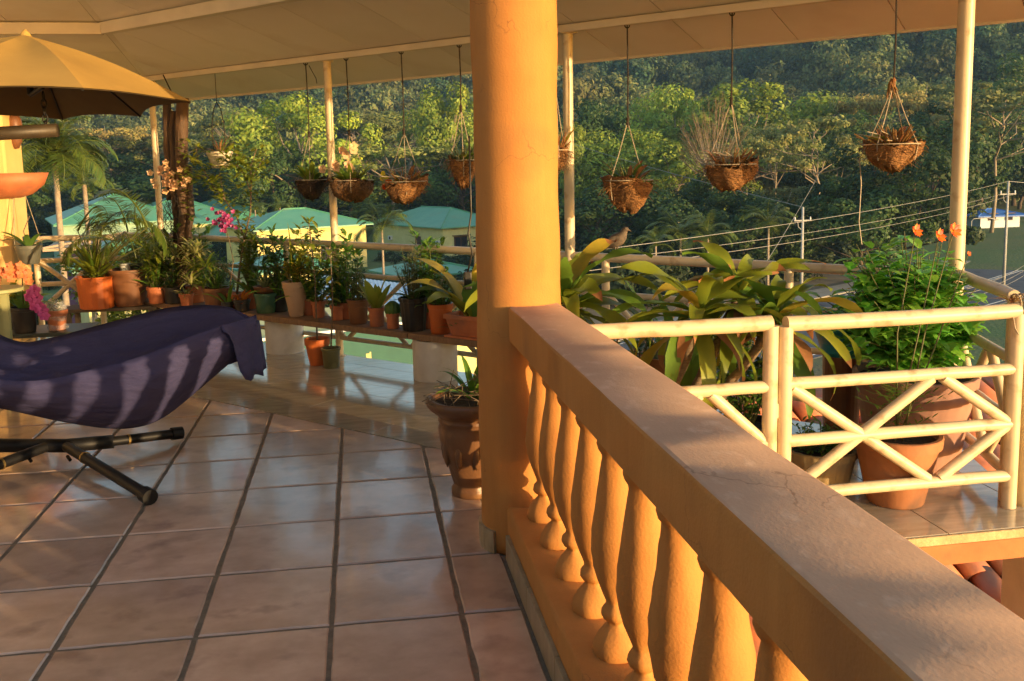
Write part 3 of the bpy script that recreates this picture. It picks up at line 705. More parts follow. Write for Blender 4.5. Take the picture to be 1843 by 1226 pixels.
def make_undergrowth():
    while len(pts) < 1300:
        az = rng.uniform(R(-32), R(46)); d = 60+250*rng.random()**.9; x, y = d*math.sin(az), d*math.cos(az); s = rng.uniform(4, 9)
        rs = road_side(x, y)
        if rs > -7-s*.4 and rs < 40: continue
        if az < R(8) and d < 165 and az > R(-25):
            if rng.random() < .2: continue
            s = rng.uniform(2.5, 5.0)
            if d < 48: continue
        if x > 62 and d < 205 and az > R(32): continue
        if any(math.hypot(x-a, y-b) < r+s*.5 for a, b, r in HZ): continue
        pts.append((x, y, gz(x, y)-.3)); scs.append((s, s, s*rng.uniform(.5,1.05)))
    scatter('undergrowth', pts, scs, bush_m, under, 'dense low green undergrowth beneath the valley trees', 'undergrowth')
hp, hs_ = [], []
while len(hp) < 7500:
    az = rng.uniform(R(-36), R(43)); d = math.sqrt(rng.uniform((d0(az)-40)**2, 900**2)); x, y = d*math.sin(az), d*math.cos(az)
    s = rng.uniform(8, 17)*(.8+d/1400); hp.append((x, y, gz(x, y)-1)); hs_.append((s, s, s*rng.uniform(.75,1.35)))
hill_m = []
for s in range(6):
    v, q, C = crown(40+s, 22, 1100, .095, ['round','round','flat','tall','round','round'][s], rx=.5, z0=.05, z1=1, cr=.2, shell=.7); hill_m.append(np_mesh('hill_tree', v, q))
hillleaf = LEAF('hill_leaf', (.045,.11,.045), (.27,.27,.08), ns=.022, coord='World', irand=.3, orand=.5, rough=.65, hue=.03)  # broad noise puts sunlit and shaded patches into the leaf colour
scatter('hill_forest', hp, hs_, hill_m, hillleaf, 'thick rainforest covering the hazy hills behind the valley', 'forest')

# ------------------------------------------------------------------ palms
palmleaf = LEAF('palm_leaf', (0.156,0.208,0.033), (0.098,0.150,0.026), ns=2, irand=.2, rough=.4)
palmyel = LEAF('palm_leaf_yellow', (0.338,0.305,0.052), (0.208,0.227,0.039), ns=2, irand=.2, rough=.4)
def frond_mesh(seed, L=1.0, droop=1.5, nl=34, ll=.24, lw=.022, e0=.9):
    rng = random.Random(seed); mb = MB(); p = V(0,0,0); e = e0; pts_ = [p.copy()]
    for i in range(14): p = p+V(math.cos(e), 0, math.sin(e))*(L/14); e -= droop/14*(.5+i/14); pts_.append(p.copy())
    mb.tube(pts_, [.012*(1-.75*i/14) for i in range(15)], 5)
    for i in range(nl):
        t = .12+.88*i/nl; k = min(13, int(t*14)); q = pts_[k].lerp(pts_[k+1], t*14-k); d = (pts_[k+1]-pts_[k]).normalized()
        l = ll*math.sin(math.pi*(.12+.8*t))**.6
        for s in (-1, 1):
            mb.leaf(q, d*.55+V(0,s*.85,-.15+rng.uniform(-.2,.2)), l*rng.uniform(.85,1.1), lw, droop=.9, fold=.05, n=3, shape=.7)
    return mb.mesh('frond')
FR = [frond_mesh(1, droop=2.2, e0=.8, ll=.3), frond_mesh(2, droop=2.1, e0=1.1), frond_mesh(3, droop=1.0, e0=1.2), frond_mesh(4, droop=2.6, e0=.6)]
def palm(pos, h, fl_, label, mat=None, n=15, tr=.14, lean=(0,0)):
    t = thing('palm_tree', pos, label, 'palm', 'palms among the houses'); rng = random.Random(int(h*100)+n)
    P = Vector(pos); pts_ = [P+V(lean[0]*f*f, lean[1]*f*f, h*f) for f in (-.03,.25,.5,.75,1)]
    MB().tube(pts_, [tr*1.3,tr,tr*.9,tr*.8,tr*.75], 10).build('trunk', barkp, t, smooth=True)
    for i in range(n):
        o = link('frond', FR[i % 4], mat or palmleaf, t); o.location = pts_[-1]-P+V(0,0,rng.uniform(-.1,.1)*fl_*.3); o.rotation_euler = (rng.uniform(-.2,.2), rng.uniform(-.5,.5), i*2.4+rng.uniform(-.3,.3)); s = fl_*rng.uniform(.8,1.1); o.scale = (s, s*1.15, s)
    return t
def gpos(px_, dist, z=None): d = ray(px_, hor(px_)); d = Vector((d.x,d.y,0)).normalized()*dist; d.z = gz(d.x,d.y) if z is None else z; return d
def palm_px(px_, crown_y, dist, fl_, label, **k):
    p = gpos(px_, dist); ztop = H+dist*(hor(px_)-crown_y)/F; return palm(p, ztop-p.z, fl_, label, **k)
palm_px(100, 288, 46, 2.9, 'tall palm with drooping fronds beside the left pillar', n=46, tr=.16)
palm_px(683, 412, 96, 3.6, 'green palm in front of the yellow house with air conditioners', n=18)
palm_px(636, 392, 150, 3.0, 'yellowish palm left of the house roof by the column', mat=palmyel, n=14)
palm_px(668, 385, 152, 3.6, 'tallest yellow-topped palm behind the two house roofs', mat=palmyel, n=16)
palm_px(695, 388, 156, 2.8, 'small yellow palm touching the right house roof', mat=palmyel, n=12)
palm_px(196, 345, 160, 3.0, 'pale curled palm behind the long green roofs', mat=palmyel, n=12)
palm_px(500, 372, 140, 2.8, 'spiky palm above the left yellow house', mat=palmyel, n=14)
palm_px(455, 375, 140, 2.6, 'short spiky palm at the left roof ridge', n=12)
palm_px(1225, 420, 98, 4.2, 'large palm behind the corn plant leaves', n=18, mat=palmyel)
palm_px(1275, 425, 92, 3.4, 'dark palm left of the nearer utility pole', n=16)
palm_px(1385, 400, 96, 3.6, 'grey-green palm close to the nearer utility pole', n=16)
palm_px(1180, 440, 90, 2.6, 'small palm below the perched bird', n=14, mat=palmyel)
palm_px(150, 330, 50, 1.5, 'small yellow palm at the foot of the drooping palm', mat=palmyel, n=12)

# ------------------------------------------------------------------ houses
yel = M('yellow_house_wall', (.80,.65,.23), (.72,.58,.19), ns=1.2, rough=.85, coord='World', bump=.2, bs=6, spots=(.5,.40,.16), spotscale=.5)
pale = M('pale_house_wall', (.66,.60,.26), (.58,.53,.22), ns=1.2, rough=.85, coord='World')
teal = M('teal_house_wall', (.03,.115,.095), (.025,.095,.08), ns=1.2, rough=.8, coord='World')
groof = M('green_metal_roof', (.075,.28,.16), (.11,.32,.175), ns=.6, rough=.42, coord='World', metal=.0, spots=(.13,.26,.14), spotscale=.35, spec=.6)
glass = M('dark_window_glass', (.02,.022,.028), (.035,.035,.04), ns=2, rough=.1)
frame = M('brown_frame', (.10,.045,.025), (.07,.03,.02), ns=8, rough=.6)
acw = M('ac_white', (.72,.72,.70), (.64,.64,.62), ns=5, rough=.5)
def house(K, th, L1, L2, z0, zE, rh, label, wall=yel, roof=groof, wins=(), doors=(), acs=(), over=.8, name='house'):
    e1 = V(math.cos(th), math.sin(th), 0); e2 = V(-math.sin(th), math.cos(th), 0); K = Vector((K.x, K.y, 0))
    t = thing(name, (K.x, K.y, z0), label, 'house'); HZ.append(((K+e1*L1/2+e2*L2/2).x, (K+e1*L1/2+e2*L2/2).y, max(L1,L2)*.62))
    at = lambda a, b, z: K+e1*a+e2*b+V(0,0,z)
    mb = MB(); vs = [at(0,0,z0-1),at(L1,0,z0-1),at(L1,L2,z0-1),at(0,L2,z0-1)]+[at(0,0,zE),at(L1,0,zE),at(L1,L2,zE),at(0,L2,zE)]
    mb.add(vs, [(0,1,5,4),(1,2,6,5),(2,3,7,6),(3,0,4,7),(4,5,6,7)]).build('wall', wall, t)
    o = over; zr = zE+rh; m = min(L1, L2)/2
    if L1 >= L2: r0, r1 = at(m,L2/2,zr), at(L1-m,L2/2,zr)
    else: r0, r1 = at(L1/2,m,zr), at(L1/2,L2-m,zr)
    zl = zE-.12; c = [at(-o,-o,zl),at(L1+o,-o,zl),at(L1+o,L2+o,zl),at(-o,L2+o,zl)]; c2_ = [p+V(0,0,.16) for p in c]
    if L1 >= L2: ff = [(4,5,9,8),(5,6,9),(6,7,8,9),(7,4,8)]
    else: ff = [(4,5,8),(5,6,9,8),(6,7,9),(7,4,8,9)]
    rf = MB().add(c+c2_+[r0,r1], ff+[(0,1,5,4),(1,2,6,5),(2,3,7,6),(3,0,4,7),(3,2,1,0)]).build('roof', roof, t)
    for a, b in ((c2_[0],r0),(c2_[1],r0 if L1 < L2 else r1),(r0,r1)): MB().tube([a+V(0,0,.03), b+V(0,0,.05)], .09, 6).build('ridge_cap', roof, rf)
    def panel(side, s, z, w, h, proud, mat, nm, par):
        if side == 1: A = at(s-w/2,-proud,z); d, n_ = e1, -e2
        else: A = at(-proud,s-w/2,z); d, n_ = e2, -e1
        vs = []
        for dz in (0, h):
            for q in (A+V(0,0,dz), A+d*w+V(0,0,dz)): vs += [q, q-n_*(proud+.02)]
        return MB().add(vs, [(0,2,6,4),(1,5,7,3),(0,4,5,1),(2,3,7,6),(4,6,7,5),(0,1,3,2)]).build(nm, mat, par)
    for (side, s, z, w, h) in wins:
        f_ = panel(side, s, z, w, h, .06, frame, 'window', t)
        for k in (-1, 1): panel(side, s+k*w*.23, z+h*.08, w*.38, h*.84, .09, glass, 'pane', f_)
        panel(side, s, z+h*1.05, w*1.25, .10, .5, frame, 'awning', f_)
    for (side, s, z, w, h) in doors:
        f_ = panel(side, s, z, w, h, .05, frame, 'door', t); panel(side, s+w*.3, z+h*.45, .08, .16, .1, acw, 'handle', f_)
    for (side, s, z) in acs:
        f_ = panel(side, s, z, .85, .62, .35, acw, 'air_conditioner', t); panel(side, s-.12, z+.1, .42, .42, .37, glass, 'fan_grille', f_)
    return t
def zpx(px_, y, dist): return H-dist*(y-hor(px_))/F
K = gpos(793, 132); hB = house(K, R(30), 11, 19, -12.6, zpx(793,409,132), 2.5, 'pale yellow house with air conditioners and hip roof left of the column', wall=pale,
      wins=[(1,3.2,-10.9,2.4,2.0)], doors=[(2,6.4,-11.2,1.5,2.2)], acs=[(2,1.0,-10.0),(2,2.9,-10.0),(2,14.0,-9.9)])
P0 = K+V(-math.sin(R(30)),math.cos(R(30)),0)*8.4-V(math.cos(R(30)),math.sin(R(30)),0)*.9
st = MB()
for i in range(9): q = P0+V(-math.sin(R(30)),math.cos(R(30)),0)*(-.3+i*.45); st.box((q.x-.6,q.y-.6,-11.25-i*.2-.2),(q.x+.6,q.y+.6,-11.25-i*.2))
o = st.build('outside_stair', blacksteel, hB)
K = gpos(456, 118); hA = house(K, R(26), 15, 12, -12.4, zpx(456,410,118), 2.2, 'sunlit bright yellow house with a green hip roof', wins=[(2,3.5,-9.6,1.2,1.3)], doors=[(1,9.0,-10.6,1.2,2.1)], wall=yel)
K = gpos(392, 150); house(K, R(24), 14, 22, -12.4, zpx(392,420,150), 4.2, 'house with a large teal green roof behind the purple orchid', wall=pale, wins=[(1,4,-10.5,1.4,1.4)])
K = gpos(205, 158); house(K, R(16), 20, 26, -12.4, zpx(205,400,158), 4.4, 'long house with a pale green roof above the cane palm', wall=pale, wins=[(1,5,-10.6,1.6,1.5),(1,10,-10.6,1.6,1.5)])
K = gpos(100, 132); house(K, R(20), 15, 20, -12.4, zpx(100,395,132), 3.6, 'house with a teal roof behind the hanging grey pot', wall=M('mint_wall', (.30,.45,.30), (.26,.40,.27), ns=1, rough=.85, coord='World'), doors=[(1,3,-11.5,1.2,2.3)])
K = gpos(330, 172); house(K, R(30), 16, 16, -12, zpx(330,392,172), 3.4, 'farthest house with a green roof behind the dark trunk', wall=pale)
K = gpos(455, 84); house(K, R(25), 7, 7, -12, zpx(455,484,84), 1.5, 'low green-roofed shed below the sunlit yellow house', wall=pale, doors=[(1,3,-12,1,2)])
K = gpos(733, 96); house(K, R(25), 8, 8, -12, zpx(733,497,96), 1.3, 'low green-roofed shelter below the house with air conditioners', wall=teal, wins=[(1,3,-10.6,1.6,1)])
K = gpos(95, 62); house(K, R(10), 7, 8, -12, zpx(95,432,62), .5, 'purple-walled house behind the left railing', wall=M('purple_wall', (.17,.10,.20), (.14,.08,.17), ns=1, rough=.8, coord='World'), roof=M('tan_roof', (.45,.34,.22), (.38,.28,.18), ns=1, rough=.8, coord='World'), doors=[(1,3,-11.9,1.4,2.3)], wins=[(1,5,-9.6,1.1,1.1)])
K = gpos(140, 58); house(K, R(24), 5, 6, -12, zpx(140,468,58), 1.6, 'small teal roof seen through the left railing', wall=pale)
K = gpos(1770, 172); house(K, R(-4), 7, 6, gz(K.x,K.y), zpx(1770,376,172), 1.0, 'white stall with a bright blue roof beyond the lawn', wall=M('white_wall', (.62,.66,.72), (.55,.60,.66), ns=1, rough=.7, coord='World'), roof=M('blue_roof', (.05,.16,.55), (.06,.2,.6), ns=1, rough=.5, coord='World'), over=1.2, wins=[(1,2,-9.6,1.4,1.1),(1,5,-9.6,1.4,1.1)])
# teal arcade house just below the terrace edge
tb = gpos(640, 34); t = thing('arcade_house', (tb.x,tb.y,-12), 'teal house with arched openings seen under the plank bench', 'house')
ax = V(.93,.37,0); zt = zpx(640,598,34); A0 = Vector((tb.x,tb.y,0))-ax*6; MBt = MB()
nx = V(.37,-.93,0)
MB().bar(A0+V(0,0,zt-.3), A0+ax*8.2+V(0,0,zt-.3), .4, .9).build('parapet', teal, t)
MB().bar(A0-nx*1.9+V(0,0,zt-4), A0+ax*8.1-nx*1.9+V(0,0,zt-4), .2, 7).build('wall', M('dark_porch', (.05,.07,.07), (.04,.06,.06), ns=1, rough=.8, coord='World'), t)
arch = MB(); nA = 10
for b in range(4):
    c0 = A0+ax*(1+2.05*b); vs = []
    for i in range(nA+1):
        a = math.pi*i/nA; q = c0+ax*(-math.cos(a)*.85)+V(0,0,zt-2.0+.62*math.sin(a)); w = c0+ax*(-math.cos(a)*1.02 if 0 < i < nA else -math.cos(a)*1.02)+V(0,0,zt-.75)
        vs += [q+nx*.15, w+nx*.15]
    MB().add(vs, [(2*i,2*i+2,2*i+3,2*i+1) for i in range(nA)]).build('arch', teal, t)
for b in range(5):
    q = A0+ax*(-.02+2.05*b); MB().bar(q+V(0,0,zt-6), q+V(0,0,zt-.7), .34, .34, up=(1,0,0)).build('pillar', pale, t)
MB().bar(A0+ax*8.3-nx*1+V(0,0,zt-3.2), A0+ax*12.5-nx*2+V(0,0,zt-3.2), .3, 6).build('side_wall', pale, t)
MB().add([A0+V(0,0,zt+.16), A0+ax*8.2+V(0,0,zt+.16), A0+ax*8.2-nx*5+V(0,0,zt+.3), A0-nx*5+V(0,0,zt+.3)], [(0,1,2,3)]).build('roof_slab', pale, t)
MB().bar(A0+ax*-.1+V(0,0,zt+.2), A0+ax*8.3+V(0,0,zt+.2), .1, .1).build('gutter', acw, t)
# carport with a light blue metal roof
bl = M('light_blue_metal', (.36,.50,.66), (.42,.55,.70), ns=.8, rough=.35, coord='World', spec=.6)
t = thing('carport', gpos(660, 55, -12), 'carport with a pale blue metal roof behind the pots', 'carport')
a, b = PY(560,490,52), PY(770,516,48); cc_ = PY(790,556,40); dd = PY(560,540,43)
mb = MB(); n = 60
for i in range(n):
    f0, f1 = i/n, (i+1)/n; z = .018 if i % 2 else 0
    vs = [a.lerp(b,f0)+V(0,0,z), a.lerp(b,f1)+V(0,0,z), dd.lerp(cc_,f1)+V(0,0,z), dd.lerp(cc_,f0)+V(0,0,z)]; mb.add(vs+[q-V(0,0,.09) for q in vs], [(0,3,2,1),(4,5,6,7),(0,1,5,4),(1,2,6,5),(2,3,7,6),(3,0,4,7)])
mb.build('roof_sheet', bl, t)
for q in (a.lerp(cc_,.08), b.lerp(dd,.08), cc_.lerp(a,.08), dd.lerp(b,.08)): MB().tube([(q.x,q.y,-12.1),(q.x,q.y,q.z-.02)], .08, 8).build('leg', acw, t)
make_undergrowth()

# ------------------------------------------------------------------ utility poles and wires
conc = M('pole_concrete', (.40,.40,.38), (.32,.32,.30), ns=3, rough=.85)
def pole(px_, by, topy, label, arm=True):
    b = PZ(px_, by, -11.9); d = (Vector((b.x,b.y,0))).length; zt_ = zpx(px_, topy, d); t = thing('utility_pole', b, label, 'pole', 'utility poles by the road')
    MB().tube([b-V(0,0,.3), (b.x,b.y,zt_)], [.17,.11], 10).build('shaft', conc, t, smooth=True)
    MB().bar((b.x-.9,b.y,zt_-1.3),(b.x+.9,b.y,zt_-1.3),.12,.12).build('crossarm', conc, t)
    for k in (-.8, 0, .8): MB().lathe([(.05,0),(.09,.08),(.05,.16),(.08,.24),(.03,.3)], (b.x+k,b.y,zt_-1.24), 8).build('insulator', acw, t)
    MB().tube([(b.x-.1,b.y,zt_-2.2),(b.x-.5,b.y-.1,zt_-1.9),(b.x-.55,b.y-.1,zt_-1.4)], .035, 6).build('bracket', conc, t)
    return Vector((b.x,b.y,zt_))
t1 = pole(1442, 532, 368, 'nearer-centre concrete utility pole behind the corn plant')
t2 = pole(1806, 514, 320, 'concrete utility pole near the right edge beside the road')
wm = M('wire_grey', (.30,.29,.27), (.25,.24,.22), ns=1, rough=.6)
def wireline(a, b, sag, r, label):
    pts_ = [a.lerp(b, i/16)-V(0,0,sag*4*(i/16)*(1-i/16)) for i in range(17)]
    o = MB().tube(pts_, r, 5).build('power_line', wm, org=a); tag(o, label, 'wire', 'overhead wires along the road')
D = lambda x, y, Y: PY(x, y, Y)
wireline(t2, D(930,468,34), .5, .016, 'topmost overhead wire running down left from the right pole')
wireline(t2-V(.8,0,1.3), D(1000,478,32), .5, .013, 'middle overhead wire sloping down behind the corn plant')
wireline(t2-V(-.8,0,1.3), D(1040,490,31), .6, .013, 'lowest overhead wire sloping down behind the corn plant')
wireline(t1, t1+V(-14,60,9.5), .4, .03, 'thin wire rising from the nearer pole into the trees')
wireline(t2, t2+V(40,25,-1.5), .4, .03, 'overhead wire leaving the right pole towards the right edge')
wireline(D(1375,478,70), D(1475,312,95), .2, .02, 'slanting guy wire left of the nearer pole')
for k in range(3): wireline(D(1740,536-k*8,46), D(1843,496-k*9,60), .2, .012, ['lowest of three wires crossing the road at right','middle of three wires crossing the road at right','upper of three wires crossing the road at right'][2-k if k != 1 else 1])
# street lamp by the far pavement
b = PZ(1747, 436, -11.9); t = thing('street_lamp', b, 'curved pale street lamp on the verge beyond the road', 'lamp')
MB().tube([b, b+V(0,0,3.2), b+V(.3,0,3.6), b+V(2.8,0,3.7), b+V(4,0,3.4)], .07, 8).build('pole', conc, t, smooth=True)
MB().box(tuple(b+V(3.7,-.15,3.25)), tuple(b+V(4.5,.15,3.4))).build('lamp_head', conc, t)

# ------------------------------------------------------------------ the hazy air
hz = bpy.data.materials.new('haze_air'); hz.use_nodes = True; nn = hz.node_tree.nodes
for n_ in list(nn):
    if n_.type == 'BSDF_PRINCIPLED': nn.remove(n_)
pv = nn.new('ShaderNodeVolumePrincipled'); pv.inputs['Color'].default_value = (.38,.64,1,1); pv.inputs['Density'].default_value = .0002; pv.inputs['Anisotropy'].default_value = .2
hz.node_tree.links.new(pv.outputs[0], nn['Material Output'].inputs['Volume'])
HAZE = MB().box((-1150,-40,-13.2),(1260,1290,215)).build('haze', hz); tag(HAZE, 'thin blue evening haze over the valley', 'haze', kind='stuff')
# ================================================================== ON THE TERRACE
def depth(p): return (p-C0).dot(fwd)
def mpp(p): return depth(p)/F                      # metres per picture unit at a point
# ------------------------------------------------------------------ covered hanging lounge on its steel stand
cloth = M('navy_cloth', (.056,.054,.128), (.047,.046,.115), ns=5, rough=.85, bump=.5, bs=7, bdist=.03, spec=.15, stretch=(1,3,3))
lg = thing('hanging_lounge', (-1.7,4.9,0), 'lounge swing under a draped navy cloth on a black steel stand', 'lounge')
def ctrl(lst, Y): P = [PY(x, y, Y) for x, y in lst]; return np.array([p.x for p in P]), np.array([p.z for p in P])
fx, fz = ctrl([(-420,560),(-200,560),(-60,575),(0,601),(28,622),(100,607),(200,580),(300,554),(380,548),(440,556),(466,585)], 5.12)
nx_, nz = ctrl([(-420,640),(-200,655),(-60,668),(0,684),(75,686),(137,671),(219,652),(274,634),(343,604),(400,590),(445,581),(468,588)], 4.52)
kx, kz = ctrl([(-420,690),(-200,715),(-60,733),(0,742),(60,756),(130,770),(200,779),(240,777),(285,764),(345,715),(400,668),(435,640),(468,600)], 4.68)
X0, X1, NX = -2.9, -.545, 96
vs = []; fs = []; NR = 40
def smooth_arr(a, k=5): 
    b = np.convolve(np.pad(a, k, mode='edge'), np.ones(2*k+1)/(2*k+1), 'valid'); return b
Xs = np.linspace(X0, X1, NX); ZF = smooth_arr(np.interp(Xs, fx, fz), 3); ZN = smooth_arr(np.interp(Xs, nx_, nz), 3); ZK = smooth_arr(np.interp(Xs, kx, kz), 3)
def hsh(x, y): return math.sin(x*7.1+y*3.3)*.5+math.sin(x*13.7-y*11.1+1.3)*.3+math.sin(x*23.1+y*19.7)*.2
for i, x in enumerate(Xs):
    t = i/(NX-1); w = .36*math.sqrt(max(0.0, 1-max(0, (x+1.0)/.46)**2)) if x > -1.0 else .36*(.9+.1*math.cos((x+1)*1.3))
    w = max(w, .02); yc = 4.86
    F_ = (yc+w*.8, ZF[i]); N_ = (yc-w, ZN[i]); K_ = (yc-w*.35, min(ZK[i], ZN[i]-.02)); K2 = (yc+w*.35, min(ZK[i], ZN[i]-.02))
    ring = []
    for k in range(NR):
        u = k/NR*4
        if u < 1.4:        # inside, from the far rim to the near rim
            q = u/1.4; sag = .10*math.sin(math.pi*q)*(1 if x < -.9 else max(.05, (-.545-x)/.36)); y = F_[0]+(N_[0]-F_[0])*q; z = F_[1]+(N_[1]-F_[1])*q-sag+.016*hsh(x*1.6, y*2.4)*math.sin(math.pi*q)
            amp = math.sin(math.pi*q)*min(1, max(.25, (-.62-x)/.3)); z += amp*(.030*(1-abs(math.sin(5.1*x+7*y+.6*math.sin(9*x))))**5+.024*(1-abs(math.sin(8.3*x-5*y+1.1)))**6+.018*(1-abs(math.sin(3.1*x+13*y+2.2)))**5-.012)
        elif u < 2.7:      # near outside
            q = (u-1.4)/1.3; bul = math.sin(math.pi*q*.9)*.05; y = N_[0]+(K_[0]-N_[0])*q**1.4-bul; z = N_[1]+(K_[1]-N_[1])*q; y += .006*math.sin(x*9+q*4)+.004*math.sin(x*24-q*7)+.006*math.sin(q*24+x*3)*(1-q)**2
        elif u < 3.0: q = (u-2.7)/.3; y = K_[0]+(K2[0]-K_[0])*q; z = K_[1]-.006*math.sin(math.pi*q)
        else: q = (u-3.0)/1.0; y = K2[0]+(F_[0]-K2[0])*q+.04*math.sin(math.pi*q); z = K2[1]+(F_[1]-K2[1])*q
        ring.append((x, y, z))
    vs += ring
for i in range(NX-1):
    for k in range(NR): fs.append((i*NR+k, i*NR+(k+1)%NR, (i+1)*NR+(k+1)%NR, (i+1)*NR+k))
fs += [tuple(range(NR)), tuple(range(NX*NR-1, (NX-1)*NR-1, -1))]
o = MB().add(vs, fs).build('cloth_cover', cloth, lg, smooth=True)
# hanging end of the cloth round the tip
vs = []; fs = []; n = 34; m = 7
for i in range(n+1):
    a = R(-48+110*i/n); e = V(-1.0+.459*math.cos(a), 4.86+.362*math.sin(a)*(1 if a < 0 else .8), 0)
    xi = min(max(e.x, X0), X1-.01); zt_ = np.interp(xi, Xs, ZN)*(.5-.5*math.sin(a))+np.interp(xi, Xs, ZF)*(.5+.5*math.sin(a))
    zb_ = .44+.012*math.sin(i*.9)+.25*max(0, (-a-R(28)))
    for j in range(m):
        q = j/(m-1); rp_ = .010*math.sin(i*1.25)*q+.014*q
        fb = min(1, i/5); fb = fb*fb*(3-2*fb); zl_ = (zt_-.03)*(1-fb)+min(zb_, zt_-.03)*fb; vs.append((e.x+math.cos(a)*rp_, e.y+math.sin(a)*rp_-.003, zt_+.004+(zl_-zt_)*q))
for i in range(n):
    for j in range(m-1): fs.append((i*m+j, (i+1)*m+j, (i+1)*m+j+1, i*m+j+1))
o = MB().add(vs, fs).build('cloth_end', cloth, lg, smooth=True); sm = o.modifiers.new('thick', 'SOLIDIFY'); sm.thickness = .004
hub = V(-1.56,4.95,.085); brass = M('brass_ring', (.45,.30,.10), (.36,.24,.08), ns=10, rough=.35, metal=.8)
def leg(a, b, r, ring=True):
    MB().tube([a, a.lerp(b,.5), b], r, 14).build('leg', blacksteel, lg, smooth=False); smooth_angle(lg.children[-1] if False else bpy.data.objects[COL.objects[-1].name], 40)
    d = (b-a).normalized(); MB().tube([b-d*.055, b+d*.005], r*1.35, 14).build('end_cap', blacksteel, lg)
    if ring: q = a.lerp(b,.24); MB().tube([q, q+d*.01], r*1.12, 14).build('ring', brass, lg)
leg(hub+V(.01,-.02,.0), PZ(270,895,.036), .027); leg(V(-1.35,4.97,.085), PZ(326,779,.05), .026)
leg(V(-1.66,4.95,.085), V(-2.25,4.12,.034), .027); leg(V(-2.9,5.1,.1), V(-2.6,5.75,.034), .027)
MB().tube([V(-1.33,4.97,.085), hub, V(-1.95,5.03,.09), V(-2.6,5.1,.10), V(-3.1,5.15,.16)], .036, 16).build('base_tube', blacksteel, lg, smooth=True)
MB().tube([V(-3.08,5.15,.155), V(-3.5,5.15,.45), V(-3.55,5.1,.95), V(-3.3,5.05,1.4), V(-2.8,5.02,1.63), V(-2.2,5,1.70), V(-1.80,5,1.702), V(-1.49,5,1.716)], [.036,.036,.036,.035,.034,.034,.034,.034], 16).build('curved_arm', M('bronze_black_tube', (.055,.04,.022), (.03,.022,.014), ns=8, rough=.5, bump=.1, bs=40), lg, smooth=True)
for q in (hub+V(.03,-.06,.0), V(-1.72,4.90,.09)):
    MB().tube([q+V(0,-.03,-.03), q+V(.02,-.055,-.045)], .009, 8).build('bolt_knob', blacksteel, lg)
ch = PY(78,224,5.0)
for i in range(5):
    c = V(-1.545,5.0,1.74+.036*i); ring_ = [c+(V(math.cos(a)*.012, 0, math.sin(a)*.024) if i % 2 else V(0, math.cos(a)*.012, math.sin(a)*.024)) for a in np.linspace(0, 6.283, 15)]
    MB().tube(ring_, .0045, 6, caps=False).build('chain_link', blacksteel, lg, smooth=True)

# ------------------------------------------------------------------ ochre canopy
ochre = M('ochre_canvas', (.44,.28,.07), (.39,.245,.06), ns=4, rough=.8, bump=.12, bs=90, bdist=.003)
cc = V(-1.72,5.1,0); apex = PY(46,63,5.1); tips = [PZ(150,158,1.85), PZ(345,183,1.85)]
c3 = PZ(254,208,1.83); tips.append(c3.lerp(PZ(254,208,1.815), .6))
for a in (95,140,185,230,275): tips.append(cc+V(1.12*math.cos(R(a)), 1.12*math.sin(R(a)), 1.84))
um = thing('canopy_umbrella', (cc.x,cc.y,1.7), 'ochre canvas canopy umbrella over the covered lounge', 'umbrella')
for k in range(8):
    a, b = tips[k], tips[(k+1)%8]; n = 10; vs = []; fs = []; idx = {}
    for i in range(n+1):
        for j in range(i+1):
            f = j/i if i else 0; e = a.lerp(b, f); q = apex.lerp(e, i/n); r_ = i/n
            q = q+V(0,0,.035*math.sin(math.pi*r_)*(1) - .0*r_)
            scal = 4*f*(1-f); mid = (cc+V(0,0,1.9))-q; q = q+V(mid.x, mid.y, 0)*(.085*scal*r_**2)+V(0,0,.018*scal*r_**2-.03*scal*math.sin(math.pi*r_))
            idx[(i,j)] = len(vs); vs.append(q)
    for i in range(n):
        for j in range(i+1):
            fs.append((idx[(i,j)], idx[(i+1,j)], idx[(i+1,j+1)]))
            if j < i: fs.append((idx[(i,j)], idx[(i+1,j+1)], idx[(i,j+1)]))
    o = MB().add(vs, fs).build('canopy_panel', ochre, um, smooth=True); MB().add([q-V(0,0,.006) for q in vs], [tuple(reversed(f)) for f in fs]).build('underside_shade', M('brown_underside_shade', (.10,.065,.022), (.08,.05,.018), ns=4, rough=.9), o, smooth=True)  # dark sheet below each panel, its colour standing in for the canopy's underside shade
    q = [apex.lerp(a, r_)+V(0,0,.035*math.sin(math.pi*r_)-.012) for r_ in np.linspace(.03,.99,8)]
    MB().tube(q, .006, 6).build('rib', blacksteel, um)
MB().tube([apex-V(0,0,.30), apex-V(0,0,.01)], .016, 10).build('hub', blacksteel, um)
MB().lathe([(.03,0),(.02,.02),(.006,.035)], apex-V(0,0,.008), 12).build('finial', ochre, um)
MB().tube([apex-V(0,0,.30), V(-1.545,5,1.93)], .012, 8).build('hanger', blacksteel, um)

